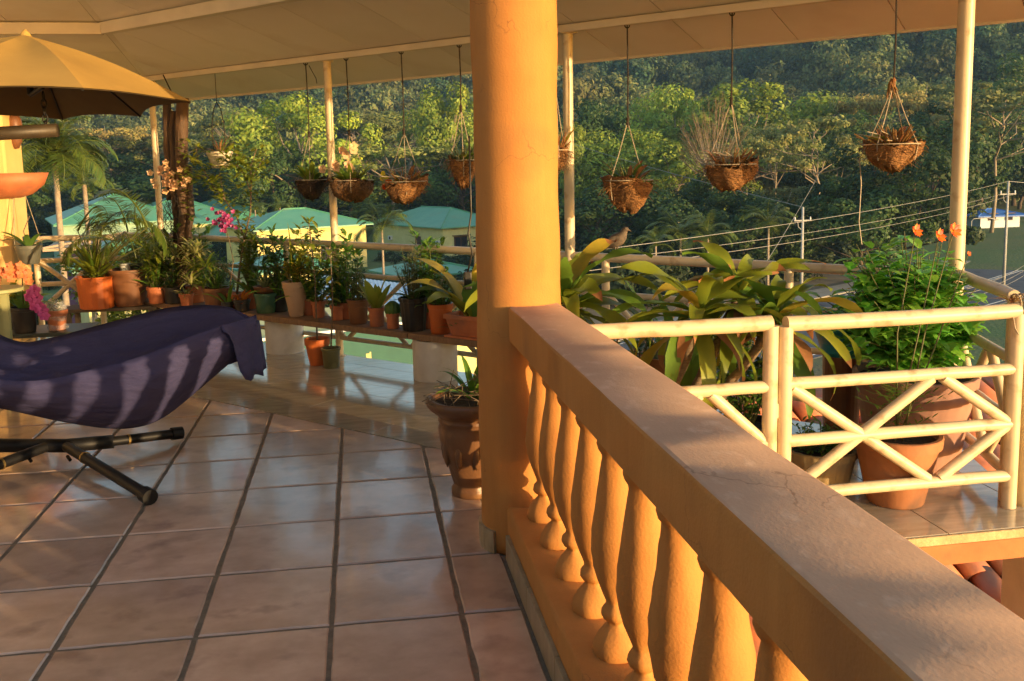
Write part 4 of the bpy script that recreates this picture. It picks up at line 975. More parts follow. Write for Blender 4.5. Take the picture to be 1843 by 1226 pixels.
# ------------------------------------------------------------------ pots and plants: builders
def pot(th, c, rt, rb, h, mat, rim=.03, lip=.010, n=28, flute=0, nf=0, sl=.03):
    c = Vector(c); pr = [(rb*.94,0),(rb,.006),(rt-lip*.7,h-rim-.003),(rt-lip*.7+.0005,h-rim)]
    p1 = [(rt,h-rim+.002),(rt+lip*.25,h-.004),(rt,h),(rt-lip,h),(rt-lip*1.2,h-sl-.01)]
    o = MB().lathe(pr+p1, c, n if not flute else 64, flute=flute, nf=nf).build('pot', mat, th); smooth_angle(o, 35)
    MB().disc(c+V(0,0,h-sl), rt-lip*1.1, wob=.006).build('soil', soil, th)
    return c+V(0,0,h-sl)
G = {'cornyel': LEAF('corn_leaf_yellowed', (.42,.33,.04), (.28,.27,.03), transl=.4, ns=9), 'mid': LEAF('plant_green', (0.150,0.299,0.039), (0.096,0.211,0.031)), 'dark': LEAF('plant_dark', (0.078,0.175,0.035), (0.107,0.225,0.039), rough=.35), 'lime': LEAF('plant_lime', (0.317,0.357,0.037), (0.198,0.278,0.033), transl=.4),
     'yell': LEAF('plant_yellow', (.46,.37,.035), (.30,.29,.03), transl=.45), 'corn': LEAF('corn_leaf', (0.199,0.269,0.026), (0.129,0.199,0.023), transl=.42, rough=.4, hue=.03), 'dry': LEAF('dry_leaf', (.36,.19,.07), (.25,.125,.045), transl=.3, rough=.7),
     'grey': LEAF('plant_grey', (0.227,0.276,0.138), (0.162,0.211,0.097)), 'cream': LEAF('plant_cream', (.48,.44,.20), (.15,.22,.04), ns=40), 'basil': LEAF('basil_leaf', (0.259,0.587,0.074), (0.173,0.414,0.062), rough=.35, transl=.4)}
stemm = M('green_stem', (.12,.13,.035), (.09,.09,.03), ns=20, rough=.6); cane = M('cane_bark', (.22,.16,.10), (.13,.09,.055), ns=30, rough=.85, bump=.5, bs=60, stretch=(1,1,4))
def bushy(th, c, h, r, n, L, Wd, mat, stems=9, droop=.8, rad=.004, spread=.9, low=.15, nm='foliage', arch=.0, smat=None):
    c = Vector(c); rng = random; sm_ = MB(); lf = MB(); per = max(1, int(n*1.9)//stems)
    for s in range(stems):
        a = rng.uniform(0, 6.283); q = r*math.sqrt(rng.random())*spread; top = c+V(math.cos(a)*q, math.sin(a)*q, h*1.2*rng.uniform(.55,1)*(1-.35*(q/max(r,.01))**2))
        b = c+V(math.cos(a)*min(q,.03), math.sin(a)*min(q,.03), -.02); mid = b.lerp(top,.5)+V(rng.uniform(-.2,.2)*r, rng.uniform(-.2,.2)*r, .06*h)
        sm_.tube([b, mid, top], [rad, rad*.75, rad*.35], 5, caps=False)
        for k in range(per):
            f = low+(1-low)*rng.random()**.75; p = (b.lerp(mid, f*2) if f < .5 else mid.lerp(top, f*2-1)); a2 = rng.uniform(0, 6.283)
            d = V(math.cos(a2), math.sin(a2), rng.uniform(-.1,.8)+(.5 if f > .93 else 0)); p = p+V(rng.uniform(-1,1),rng.uniform(-1,1),rng.uniform(-.6,1))*r*.12
            lf.leaf(p, d, L*rng.uniform(.6,1.25), Wd*rng.uniform(.7,1.2), droop=droop*rng.uniform(.5,1.5), n=3, fold=.22)
    sm_.build('stems', smat or stemm, th, smooth=True, kind='stuff'); return lf.build(nm, mat, th, kind='stuff')
def blades(th, c, n, L, Wd, mat, e=(.7,1.4), droop=1.0, fold=.25, nm='leaf', wave=.0, twist=.4, a0=0, arc=6.283, joined=False, r0=.015, dry=0, tipmat=None, ns=9, shape=.85):
    c = Vector(c); J = MB() if joined else None
    for i in range(n):
        a = a0+arc*(i+random.uniform(-.3,.3))/n; el = random.uniform(*e); d = V(math.cos(a)*math.cos(el), math.sin(a)*math.cos(el), math.sin(el)); p = c+V(math.cos(a)*r0, math.sin(a)*r0, random.uniform(-.012,.02))
        mb = J if joined else MB()
        mb.leaf(p, d, L*random.uniform(.75,1.15), Wd*random.uniform(.85,1.15), droop=droop*random.uniform(.6,1.3), fold=fold, n=ns, twist=random.uniform(-twist,twist), wave=wave, shape=shape)
        if not joined: mb.build(nm, G['dry'] if random.random() < dry else mat, th, smooth=True)
    if joined: J.build(nm, mat, th, kind='stuff')
def flower(th, c, r, mat, n=5, nm='flower', face=(0,-1,.3), wd=.8, cen=None, joined=None):
    c = Vector(c); f = Vector(face).normalized(); u = f.orthogonal().normalized(); v = f.cross(u); mb = joined or MB()
    for k in range(n):
        a = 6.283*k/n+random.uniform(-.2,.2); d = u*math.cos(a)+v*math.sin(a)+f*.35; mb.leaf(c, d, r, r*wd, droop=.3, n=3, side=f.cross(d), fold=.1, shape=.75)
    if joined is None:
        o = mb.build(nm, mat, th)
        if cen: MB().lathe([(.15*r,0),(.2*r,.1*r),(.08*r,.2*r)], c+f*.02*r, 8).build('flower_centre', cen, o)
PETW = LEAF('petal_peach', (.72,.50,.28), (.62,.38,.20), transl=.3); PETP = LEAF('petal_pink', (.62,.12,.36), (.50,.08,.30), transl=.3); PETM = LEAF('petal_magenta', (.38,.04,.16), (.26,.03,.16), transl=.3)
PETO = LEAF('petal_orange', (.80,.14,.01), (.70,.10,.008), transl=.3)
def pp(name, label, px_, s, z, wt, wb, hp, mat, group='potted plants along the back edge', **k):
    """potted plant on the line x+y=s; widths and height in picture units"""
    P = PC(px_, 570, s); P.z = z; m_ = mpp(P); t = thing(name, P, label, 'plant pot', group)
    top = pot(t, P, wt*m_/2, wb*m_/2, hp*m_, mat, **k); return t, top, m_
blackpl = M('black_plastic', (.018,.017,.016), (.03,.027,.024), ns=10, rough=.4, spots=(.08,.06,.04), spotscale=6)
beigepot = M('beige_clay', (.50,.34,.22), (.44,.29,.18), ns=5, rough=.75, bump=.2, bs=40, bdist=.003)
greenglz = M('green_glazed', (.05,.13,.075), (.04,.10,.06), ns=4, rough=.22, spots=(.16,.22,.09), spotscale=4)
olive = M('olive_plastic', (.12,.115,.045), (.09,.085,.035), ns=5, rough=.35, spots=(.2,.18,.08), spotscale=6)
orangepl = M('orange_plastic', (.56,.14,.03), (.48,.11,.025), ns=4, rough=.4)
brownpl = M('brown_plastic', (.20,.085,.035), (.16,.065,.028), ns=4, rough=.45)

# plank bench on concrete drums
ZB = .332; bs0, bs1 = 6.67, 7.02
def cyl(px_, by, r, hgt, label):
    p = PZ(px_, by, 0); p = p+V(q2,q2,0)*r; t = thing('concrete_drum', p, label, 'drum', 'concrete drums carrying the bench')
    o = MB().lathe([(r*.99,0),(r,.008),(r,hgt-.012),(r*.985,hgt),(r*.86,hgt),(r*.85,hgt-.05)], p, 40).build('drum_wall', concrete, t); smooth_angle(o, 35)
    MB().disc(p+V(0,0,hgt-.045), r*.855).build('fill', soil, t); return t
cyl(758, 688, .158, .284, 'white concrete drum under the joint of the bench planks')
cyl(487, 638, .155, .272, 'white concrete drum partly behind the covered lounge')
def bplank(x0, x1, label):
    a, b = V(x0, 6.845-x0, .309), V(x1, 6.845-x1, .309); o = MB().bar(a, b, .246, .044).build('bench_plank', wood, org=(a+b)/2, bevel=.004); tag(o, label, 'plank', 'planks of the plant bench')
bplank(-2.05, -.86, 'bench plank mostly hidden behind the covered lounge'); bplank(-.855, .385, 'long bench plank carrying the small terracotta pots'); bplank(.39, 1.05, 'bench plank running behind the orange column')

# ---- row on the bench, left to right
t, c, m_ = pp('potted_plant', 'tall tapered beige pot with an upright pointed leaf', 534, 6.84, ZB, 46, 25, 63, beigepot, rim=.05)
MB().leaf(c+V(-.02,0,0), V(-.02,0,1), .50, .085, droop=.02, n=9, fold=.3).build('leaf', G['lime'], t, smooth=True); MB().leaf(c+V(.02,-.02,0), V(.12,-.1,1), .30, .07, droop=.15, n=8, fold=.3).build('leaf', G['corn'], t, smooth=True); MB().leaf(c+V(0,-.02,0), V(-.1,.1,1), .26, .07, droop=.1, n=8, fold=.3).build('leaf', G['mid'], t, smooth=True)
bushy(t, c, .26, .11, 60, .075, .032, G['yell'], stems=6)
t, c, m_ = pp('potted_plant', 'small shadowed brown pot right of the tall beige pot', 574, 6.90, ZB, 26, 20, 30, terra); bushy(t, c, .30, .12, 90, .08, .03, G['mid'], stems=7)
t, c, m_ = pp('potted_plant', 'small terracotta pot with dark glossy leaves behind the seedlings', 607, 6.88, ZB, 25, 20, 27, terra); bushy(t, c, .20, .10, 80, .075, .03, G['dark'], stems=7)
t, c, m_ = pp('potted_plant', 'dark red rimmed pot with white speckled leaves', 645, 6.84, ZB, 40, 31, 44, brownpl, rim=.02); bushy(t, c, .16, .10, 110, .04, .022, G['cream'], stems=9); bushy(t, c, .34, .12, 60, .05, .014, G['dark'], stems=8)
t, c, m_ = pp('potted_plant', 'terracotta pot with a fan of broad yellow-green leaves', 678, 6.82, ZB, 30, 26, 34, terra); blades(t, c, 9, .25, .075, G['lime'], e=(.9,1.5), droop=.5, fold=.2, twist=.6); blades(t, c, 1, .16, .02, G['dry'], e=(.6,.7), droop=1.2, a0=3.4, arc=.1)
t, c, m_ = pp('potted_plant', 'small terracotta pot with a dark round cactus', 707, 6.80, ZB, 25, 22, 28, terra)
o = MB().lathe([(.02,0),(.045,.02),(.055,.06),(.048,.1),(.02,.125),(.002,.13)], c-V(0,0,.01), 48, flute=.09, nf=12).build('cactus', G['dark'], t, smooth=True)
t, c, m_ = pp('potted_plant', 'large black ribbed pot with upright rosemary', 745, 6.83, ZB, 52, 40, 60, blackpl, flute=.03, nf=16); bushy(t, c, .40, .12, 520, .035, .006, G['grey'], stems=26, droop=.2, spread=1.1); blades(t, c, 10, .2, .03, G['dark'], e=(.3,1.0), droop=1.1, joined=True, nm='foliage')
t, c, m_ = pp('potted_plant', 'bright orange pot with low fleshy leaves', 793, 6.84, ZB, 46, 36, 54, orangepl, rim=.035); blades(t, c, 9, .13, .05, G['mid'], e=(.2,1.2), droop=.9); bushy(t, c, .26, .14, 120, .05, .025, G['dark'], stems=10)
t, c, m_ = pp('potted_plant', 'tiny dark red pot between the orange pot and the planter', 822, 6.78, ZB, 16, 13, 22, brownpl); blades(t, c, 8, .12, .02, G['dark'], e=(.2,1.1), droop=1.2, joined=True, nm='foliage')
# rectangular planter with a big-leaved plant
P = PC(846, 600, 6.80); P.z = ZB; t = thing('planter_box', P, 'rectangular terracotta planter with huge yellow leaves beside the column', 'planter', 'potted plants along the back edge')
ud, vd = V(q2,-q2,0), V(q2,q2,0)
def trough(hw0, hw1, hd0, hd1, h):
    mb = MB(); vs = []
    for hw_, hd_, z in ((hw0,hd0,.016),(hw1,hd1,h-.03),(hw1+.012,hd1+.012,h-.03),(hw1+.012,hd1+.012,h),(hw1-.002,hd1-.002,h),(hw1-.006,hd1-.006,h-.03)):
        for a, b in ((-1,-1),(1,-1),(1,1),(-1,1)): vs.append(P+ud*hw_*a+vd*hd_*b+V(0,0,z))
    fs = [(3,2,1,0)]+[(4*i+k, 4*i+(k+1)%4, 4*i+4+(k+1)%4, 4*i+4+k) for i in range(5) for k in range(4)]; return mb.add(vs, fs)
trough(.12,.15,.055,.075,.16).build('box', terra, t); MB().add([P+ud*a*.145+vd*b*.07+V(0,0,.13) for a, b in ((-1,-1),(1,-1),(1,1),(-1,1))], [(0,1,2,3)]).build('soil', soil, t)
MB().bar(P-ud*.16+V(0,0,.008), P+ud*.16+V(0,0,.008), .17, .014).build('tray', terra, t)
c = P+V(0,0,.13)
for (du, dx, L, Wd, el, mt, dr, az) in ((.02,0,.62,.17,1.15,'yell',1.2,2.6),(-.02,0,.55,.17,1.05,'yell',1.6,3.4),(0,0,.5,.15,.9,'corn',1.7,3.9),(.03,0,.45,.14,1.2,'dark',1.4,4.6),(0,0,.5,.13,1.0,'dark',1.9,2.9),(-.04,0,.42,.14,1.3,'corn',1.0,3.0),(.05,0,.5,.15,1.2,'yell',.9,1.2)):
    MB().leaf(c+ud*du, V(math.cos(az)*math.cos(el), math.sin(az)*math.cos(el), math.sin(el)), L, Wd, droop=dr, n=10, fold=.16, wave=.05, twist=random.uniform(-.5,.5)).build('leaf', G[mt], t, smooth=True)

# two pots with saplings on the floor
def fpot(px_, by, wt, wb, hp, mat, label, name='potted_plant', group='potted plants along the back edge', **k):
    p = PZ(px_, by, 0); m_ = mpp(p); r_ = wb*m_/2; d = Vector((p.x,p.y,0)).normalized(); p = p+d*r_*.95; m_ = mpp(p)
    t = thing(name, p, label, 'plant pot', group); return t, pot(t, p, wt*m_/2, wb*m_/2, hp*m_, mat, **k), m_
t, c, m_ = fpot(573, 659, 45, 30, 48, orangepl, 'orange floor pot with a tall leafy sapling', rim=.05)
def sapling(t, c, h, leaves, lean, nl=30, L=.11, Wd=.042, start=.45):
    top = c+V(*lean, h); mid = c.lerp(top,.5)+V(.015,.01,0); MB().tube([c, mid, top], [.007,.0055,.003], 7).build('stem', cane, t, smooth=True)
    for i in range(nl):
        f = start+(1-start)*i/nl; p = c.lerp(mid, f*2) if f < .5 else mid.lerp(top, f*2-1); a = i*2.4+random.uniform(-.4,.4); el = random.uniform(-.3,.5)
        MB().leaf(p, V(math.cos(a)*math.cos(el), math.sin(a)*math.cos(el), math.sin(el)), L*random.uniform(.7,1.2), Wd*random.uniform(.8,1.2), droop=random.uniform(.8,1.8), n=5, fold=.2).build('leaf', G[random.choice(leaves)], t, smooth=True)
sapling(t, c, .92, ['mid','lime','corn','dark'], (-.02,.03), nl=34)
t, c, m_ = fpot(597, 664, 35, 28, 36, olive, 'small olive green floor pot with a thin seedling', rim=.02); sapling(t, c, .80, ['lime','yell','corn'], (.03,.0), nl=16, L=.1, start=.5)

# pots further left, behind the lounge
t, c, m_ = pp('potted_plant', 'green glazed pot with a wide brown bowl of spiky leaves', 480, 6.84, ZB, 42, 34, 36, greenglz)
P = PC(480, 570, 6.84); P.z = ZB+36*m_; o = MB().lathe([(.06,-.004),(.085,.02),(.095,.05),(.10,.055),(.09,.05),(.07,.03)], P, 28).build('bowl', brownpl, t, smooth=True); blades(t, P+V(0,0,.035), 26, .2, .016, G['grey'], e=(.4,1.4), droop=.9, joined=True, nm='foliage')
t, c, m_ = pp('potted_plant', 'wide red-brown pot with feathery green foliage', 392, 6.82, ZB, 50, 40, 36, brownpl); bushy(t, c, .26, .17, 320, .055, .012, G['mid'], stems=20); blades(t, c, 16, .22, .018, G['mid'], e=(.5,1.4), droop=1.0, joined=True, nm='foliage')
t, c, m_ = pp('potted_plant', 'little terracotta pot below the variegated shrub', 338, 6.72, ZB, 26, 20, 22, terra); blades(t, c, 16, .13, .016, G['cream'], e=(.3,1.3), droop=1.1, joined=True, nm='foliage')
t, c, m_ = pp('potted_plant', 'dark pot with orange-yellow croton leaves beside the lounge tip', 437, 6.76, ZB, 30, 24, 22, blackpl); blades(t, c, 12, .11, .04, LEAF('croton_leaf', (.55,.25,.02), (.42,.10,.02)), e=(.3,1.3), droop=.8)
t, c, m_ = pp('shrub', 'slender lime shrub with a crooked grey stem reaching the ceiling', 428, 6.92, ZB, 34, 28, 26, terra)
lm, ls_ = MB(), MB()
base = c
segs = [(c, PC(440,430,6.92), .011), (PC(440,430,6.92), PC(452,330,6.90), .008), (PC(452,330,6.9), PC(462,268,6.9), .005), (PC(440,430,6.92), PC(405,360,6.86), .008), (PC(405,360,6.86), PC(372,315,6.84), .006), (PC(372,315,6.84), PC(352,262,6.82), .004),
        (PC(452,330,6.9), PC(475,285,6.92), .004), (PC(452,350,6.9), PC(428,300,6.86), .005), (PC(428,300,6.86), PC(415,258,6.84), .004), (PC(428,300,6.86), PC(400,290,6.84), .003), (PC(372,315,6.84), PC(330,330,6.8), .004), (PC(405,360,6.86), PC(395,310,6.86), .004)]
for a, b, r_ in segs:
    mid = a.lerp(b,.5)+V(random.uniform(-.03,.03), random.uniform(-.03,.03), random.uniform(-.01,.03)); MB().tube([a, mid, b], [r_, r_*.85, r_*.7], 7).build('branch', cane, t, smooth=True)
    if r_ < .0085:
        for k in range(60):
            f = random.random(); p = a.lerp(mid, f*2) if f < .5 else mid.lerp(b, f*2-1); an = random.uniform(0,6.28)
            lm.leaf(p+V(random.gauss(0,.045),random.gauss(0,.045),random.gauss(0,.045)), V(math.cos(an),math.sin(an),random.uniform(-.3,.8)), random.uniform(.05,.10), random.uniform(.025,.045), droop=.8, n=3)
lm.build('foliage', G['lime'], t, kind='stuff')
# dark trunk hung with orchids at the corner
darkw = M('dark_trunk', (.055,.032,.018), (.11,.058,.026), ns=5, rough=.7, bump=.8, bs=14, bdist=.02, stretch=(3,3,.6))
P = PC(318, 500, 6.86); P.z = 0; t = thing('orchid_totem', P, 'dark gnarled trunk pieces hung with pale orchids in the corner', 'trunk')
for (px0, px1, y0, y1, r_) in ((300,308,180,360,.040),(325,332,176,480,.055),(340,342,300,470,.03),(312,318,200,440,.03)):
    a, b = PC(px0, y0, 6.86+random.uniform(-.05,.05)), PC(px1, y1, 6.84); pts_ = [a.lerp(b, f)+V(random.gauss(0,.008),random.gauss(0,.008),0) for f in np.linspace(0,1,7)]
    MB().tube(pts_, [r_*random.uniform(.8,1.15) for _ in pts_], 12).build('trunk_piece', darkw, t, smooth=True)
MB().tube([PC(318,185,6.86), V(P.x,P.y,2.33)], .006, 6).build('hanger', darkcord, t)
MB().lathe([(.05,0),(.07,.02),(.05,.05)], V(P.x,P.y,0), 16).build('foot', darkw, t); MB().tube([V(P.x,P.y,.03), PC(325,470,6.86)], .03, 10).build('trunk_piece', darkw, t)
for k in range(26):
    p = PC(random.gauss(305,16), random.choice([random.gauss(306,12), random.gauss(330,8)]), 6.74); flower(t, p, .035, PETW, n=5, face=(random.uniform(-.3,.6),-1,.2))
rt = MB()
for k in range(70):
    p = PC(random.gauss(308,9), random.uniform(345,420), 6.8+random.uniform(-.05,.05)); rt.tube([p, p+V(random.gauss(0,.03),random.gauss(0,.03),-.06), p+V(random.gauss(0,.05),random.gauss(0,.05),-.16)], .0022, 4, caps=False)
rt.build('air_roots', darkcord, t, kind='stuff')
yl = MB()
for k in range(60):
    p = PC(random.gauss(345,14), random.uniform(250,400), 6.8+random.uniform(-.08,.05)); a = random.uniform(0,6.28); yl.leaf(p, V(math.cos(a),math.sin(a),.4), .08, .035, droop=1, n=3)
yl.build('foliage', G['lime'], t, kind='stuff')
# purple orchid spray
P = PC(408, 520, 6.74); t = thing('orchid', V(P.x,P.y,ZB), 'orchid with a purple-pink flower cluster left of the lime shrub', 'orchid')
pot(t, V(P.x,P.y,ZB), .05, .04, .07, blackpl); c = V(P.x,P.y,ZB+.05)
MB().tube([c, PC(420,470,6.74), PC(412,430,6.74), PC(402,400,6.74)], [.005,.004,.003,.002], 6).build('stem', cane, t, smooth=True); blades(t, c, 5, .22, .04, G['mid'], e=(.7,1.3), droop=.9)
fm, fp = MB(), MB()
for k in range(40): flower(t, PC(random.gauss(404,11), random.gauss(397,11), 6.74+random.uniform(-.08,.04)), .022, None, n=5, joined=fm if k % 3 else fp)
fm.build('blossoms', PETM, t, kind='stuff'); fp.build('blossoms', PETP, t, kind='stuff')
# variegated shrub mass
t, c, m_ = pp('potted_plant', 'bushy variegated shrub filling the corner left of the trunk', 318, 6.78, ZB, 40, 34, 30, blackpl)
for k in range(26):
    top = PC(random.uniform(268,372), random.uniform(440,525), 6.72+random.uniform(-.12,.12)); MB().tube([c, c.lerp(top,.5)+V(0,0,.03), top], [.006,.005,.004], 6).build('stem', cane, t, smooth=True); blades(t, top, 15, .14, .022, G['cream'] if k % 3 else G['lime'], e=(-.2,1.3), droop=1.1, joined=True, nm='foliage')
bushy(t, c, .3, .22, 260, .07, .022, G['dark'], stems=14)
for (px_, s_, lb, kind) in ((262,6.9,'tall leafy stems behind the brown pot','lime'),(355,6.95,'drooping green plant right of the dark trunk','mid'),(455,6.98,'grassy plant behind the green glazed pot','corn'),(505,6.98,'feathery dark plant left of the tall beige pot','dark'),(560,6.99,'broad bushy plant right of the tall beige pot','lime'),(625,7.0,'fine leaved plant behind the speckled pot','mid'),(770,7.0,'dense dark plant between the ribbed and orange pots','mid'),(285,6.66,'low strappy plant in front of the variegated shrub','corn')):
    t, c, m_ = pp('potted_plant', lb, px_, s_, ZB, 34, 27, 30, terra if kind != 'dark' else blackpl)
    bushy(t, c, random.uniform(.42,.62), .18, 230, .085, .03, G[kind], stems=15); blades(t, c, 18, .32, .03, G['mid'], e=(.5,1.4), droop=1.1, joined=True, nm='foliage')
# big brown pot and the cane palm
P = PZ(236, 600, 0); 
def spot(px_, by, s, z, wt, wb, hp, mat, name, label, **k):
    P = PC(px_, by, s); P.z = z; m_ = mpp(P); t = thing(name, P, label, 'plant pot', 'potted plants along the back edge'); return t, pot(t, P, wt*m_/2, wb*m_/2, hp*m_, mat, **k), m_
stand = M('stand_wood', (.10,.07,.045), (.07,.05,.03), ns=8, rough=.7)
P = PC(236, 570, 6.55); o = MB().box((P.x-.55,P.y-.13,.27),(P.x+.25,P.y+.2,.30)).build('low_shelf', stand, org=(P.x,P.y,.27)); tag(o, 'low dark shelf behind the lounge under two big pots', 'shelf')
for dx, dy in ((-.5,-.1),(.2,-.1),(-.5,.16),(.2,.16)): MB().box((P.x+dx-.02,P.y+dy-.02,-.005),(P.x+dx+.02,P.y+dy+.02,.268)).build('leg', stand, o)
t, c, m_ = spot(236, 570, 6.55, .302, 74, 52, 66, brownpl, 'potted_plant', 'large brown pot holding small white and black pots', rim=.035)
for dx, mt, r_ in ((-.02,M('white_plastic', (.7,.7,.68), (.62,.62,.6), ns=4, rough=.4),.05),(.08,blackpl,.055)): o = MB().lathe([(r_*.75,0),(r_,.06),(r_*1.08,.062),(r_*1.08,.075),(r_*.9,.075),(r_*.85,.05)], c+V(dx,-dx*.3,.0), 20).build('nursery_pot', mt, t); smooth_angle(o)
t, c, m_ = spot(178, 585, 6.20, .302, 66, 56, 58, orangepl, 'potted_plant', 'bright orange fluted pot with a cane palm', rim=.02, flute=.02, nf=20)
for k in range(15):
    a = k*.7; tp = PC(140+k*9, 455-random.uniform(0,50), 6.15+random.uniform(-.1,.15)); MB().tube([c+V(.02*math.cos(a),.02*math.sin(a),0), c.lerp(tp,.5)+V(0,0,.04), tp], [.007,.006,.004], 7).build('cane', stemm, t, smooth=True)
    o = link('frond', FR[(k*2+1) % 4], palmleaf if k % 3 else palmyel, t); o.location = tp-ORG[t]; o.rotation_euler = (random.uniform(-.3,.3), random.uniform(-.2,.2), random.uniform(0,6.28)); s_ = random.uniform(.5,.75); o.scale = (s_, s_*1.2, s_)
blades(t, c, 46, .42, .035, G['corn'], e=(.6,1.45), droop=.9, joined=True, nm='foliage')
bushy(t, c, .16, .16, 160, .06, .02, G['lime'], stems=12)
# dark bench with orchid and bagged pot
bt = PY(160, 590, 6.7); bench = thing('low_bench', V(bt.x-.3,6.75,0), 'low dark green bench at the left carrying the pink orchid', 'bench')
bz = bt.z-.01; gw = M('dark_green_wood', (.035,.045,.03), (.05,.055,.04), ns=6, rough=.45)
MB().box((bt.x-.95,6.62,bz-.03),(bt.x,7.0,bz)).build('top', gw, bench, bevel=.004)
for dx, dy in ((-.9,6.66),(-.06,6.66),(-.9,6.96),(-.06,6.96)): MB().box((bt.x+dx-.025,dy-.025,-.005),(bt.x+dx+.025,dy+.025,bz-.031)).build('leg', gw, bench)
def bpot(px_, by, Y, wt, wb, hp, mat, name, label, **k):
    P = PY(px_, by, Y); P.z = bz+.001; m_ = mpp(P); t = thing(name, P, label, 'plant pot', 'pots at the left pillar'); return t, pot(t, P, wt*m_/2, wb*m_/2, hp*m_, mat, **k), m_
t, c, m_ = bpot(102, 572, 6.74, 38, 28, 36, terra, 'potted_plant', 'terracotta pot wrapped in clear plastic on the dark bench'); bushy(t, c, .09, .07, 90, .03, .016, G['grey'], stems=10)
bag = bpy.data.materials.new('clear_plastic'); bag.use_nodes = True; b_ = bag.node_tree.nodes['Principled BSDF']; b_.inputs['Roughness'].default_value = .12; b_.inputs['Alpha'].default_value = .22; b_.inputs['Base Color'].default_value = (.8,.8,.8,1); b_.inputs['Specular IOR Level'].default_value = .8
P = ORG[t]; vs = []
MB().lathe([(.062+.01*math.sin(z*90),z) for z in np.linspace(.004,.2,12)], P, 22, wob=.08, capb=False).build('plastic_bag', bag, t, smooth=True)
t, c, m_ = bpot(44, 577, 6.70, 46, 36, 46, blackpl, 'orchid', 'pink moth orchid spilling from a black pot on the dark bench'); blades(t, c, 6, .2, .06, G['dark'], e=(.3,1.2), droop=1.0)
st_ = [c, PY(40,500,6.66), PY(56,515,6.6), PY(72,545,6.58), PY(84,572,6.58)]; MB().tube(st_, .004, 6).build('stem', stemm, t, smooth=True)
for k in range(17): f = k/16; p = PY(52+30*f+random.gauss(0,5), 522+48*f+random.gauss(0,4), 6.56); flower(t, p, .042, PETP, n=5, face=(.5,-1,.2), wd=.95, cen=PETM)
t, c, m_ = bpot(35, 545, 6.86, 40, 34, 30, blackpl, 'potted_plant', 'round-leaved yellow-green plant behind the pink orchid'); bushy(t, c, .2, .13, 150, .05, .045, G['lime'], stems=10)
# side table at the edge
tb_ = PY(0, 520, 6.2); t = thing('side_table', V(tb_.x,6.2,0), 'small pale green side table cut by the left edge', 'table'); pg = M('pale_green_paint', (.36,.36,.16), (.30,.30,.13), ns=5, rough=.55)
MB().lathe([(.165,0),(.175,.006),(.175,.02),(.17,.026)], (tb_.x-.04,6.2,tb_.z-.02), 32, capt=True).build('top', pg, t)
for dx, dy in ((.09,-.07),(-.14,-.07),(.0,.1)): MB().box((tb_.x-.04+dx-.018,6.2+dy-.018,-.005),(tb_.x-.04+dx+.018,6.2+dy+.018,tb_.z-.021)).build('leg', pg, t)
p = V(tb_.x-.04,6.2,tb_.z+.006); t = thing('orchid', p, 'peach orchid in a small pot on the side table', 'orchid'); c = pot(t, p, .05, .04, .07, terra)
for k in range(3):
    tip = PY(8+k*14, 486+k*6, 6.15); MB().tube([c, c.lerp(tip,.6)+V(0,0,.06), tip], .003, 6).build('stem', stemm, t)
    for j in range(5): flower(t, tip+V(random.gauss(0,.04),random.gauss(0,.03),random.gauss(0,.03)), .034, LEAF('petal_coral', (.75,.30,.12), (.65,.22,.08)), n=5, face=(.5,-1,.3))
# things on the pillar
hp_ = PY(54, 475, 8.45); t = thing('hanging_pot', V(hp_.x,8.45,hp_.z), 'grey plastic pot hanging by wire from the pillar', 'plant pot'); m_ = mpp(hp_)
c = pot(t, hp_, 45*m_/2, 32*m_/2, 34*m_, M('grey_plastic', (.13,.13,.10), (.10,.10,.08), ns=5, rough=.45)); hk = PY(33,338,8.59)
for s_ in (-1, 1): MB().tube([hp_+V(s_*.11,0,.17), hk.lerp(hp_,.12)+V(s_*.05,0,0), hk], .003, 5).build('wire', wire, t)
MB().tube([hk, hk+V(0,.04,0)], .006, 6).build('hook', wire, t)
blades(t, c, 9, .26, .05, G['dark'], e=(.2,1.3), droop=1.2); MB().tube([c, c+V(-.03,0,.15), c+V(.03,0,.28)], .005, 6).build('stem', cane, t)
wb_ = PY(0, 326, 8.45); t = thing('wall_bowl', V(wb_.x,8.61,wb_.z), 'wide terracotta wall bowl fixed to the pillar', 'wall bowl'); n = 20; vs = []
for r_, z in ((.10,-.15),(.20,-.12),(.30,-.04),(.345,.065),(.33,.065),(.28,-.02)):
    for k in range(n+1): a = math.pi+math.pi*k/n; vs.append(V(wb_.x+r_*math.cos(a), 8.615+r_*.8*math.sin(a), wb_.z+z))
fs = [(i*(n+1)+k, i*(n+1)+k+1, (i+1)*(n+1)+k+1, (i+1)*(n+1)+k) for i in range(5) for k in range(n)]+[tuple(range(n,-1,-1))]
MB().add(vs, fs).build('bowl', terra, t, smooth=True)
p = PY(66, 236, 9.0); t = MB().lathe([(.02,-.16),(.05,-.1),(.065,0),(.06,.1),(.03,.15),(.004,.16)], (lp.x+.02,8.85,p.z), 20).build('wall_ornament', brownpl, org=(lp.x+.02,8.85,p.z), smooth=True); tag(t, 'brown clay ornament hung on the side of the pillar', 'ornament')

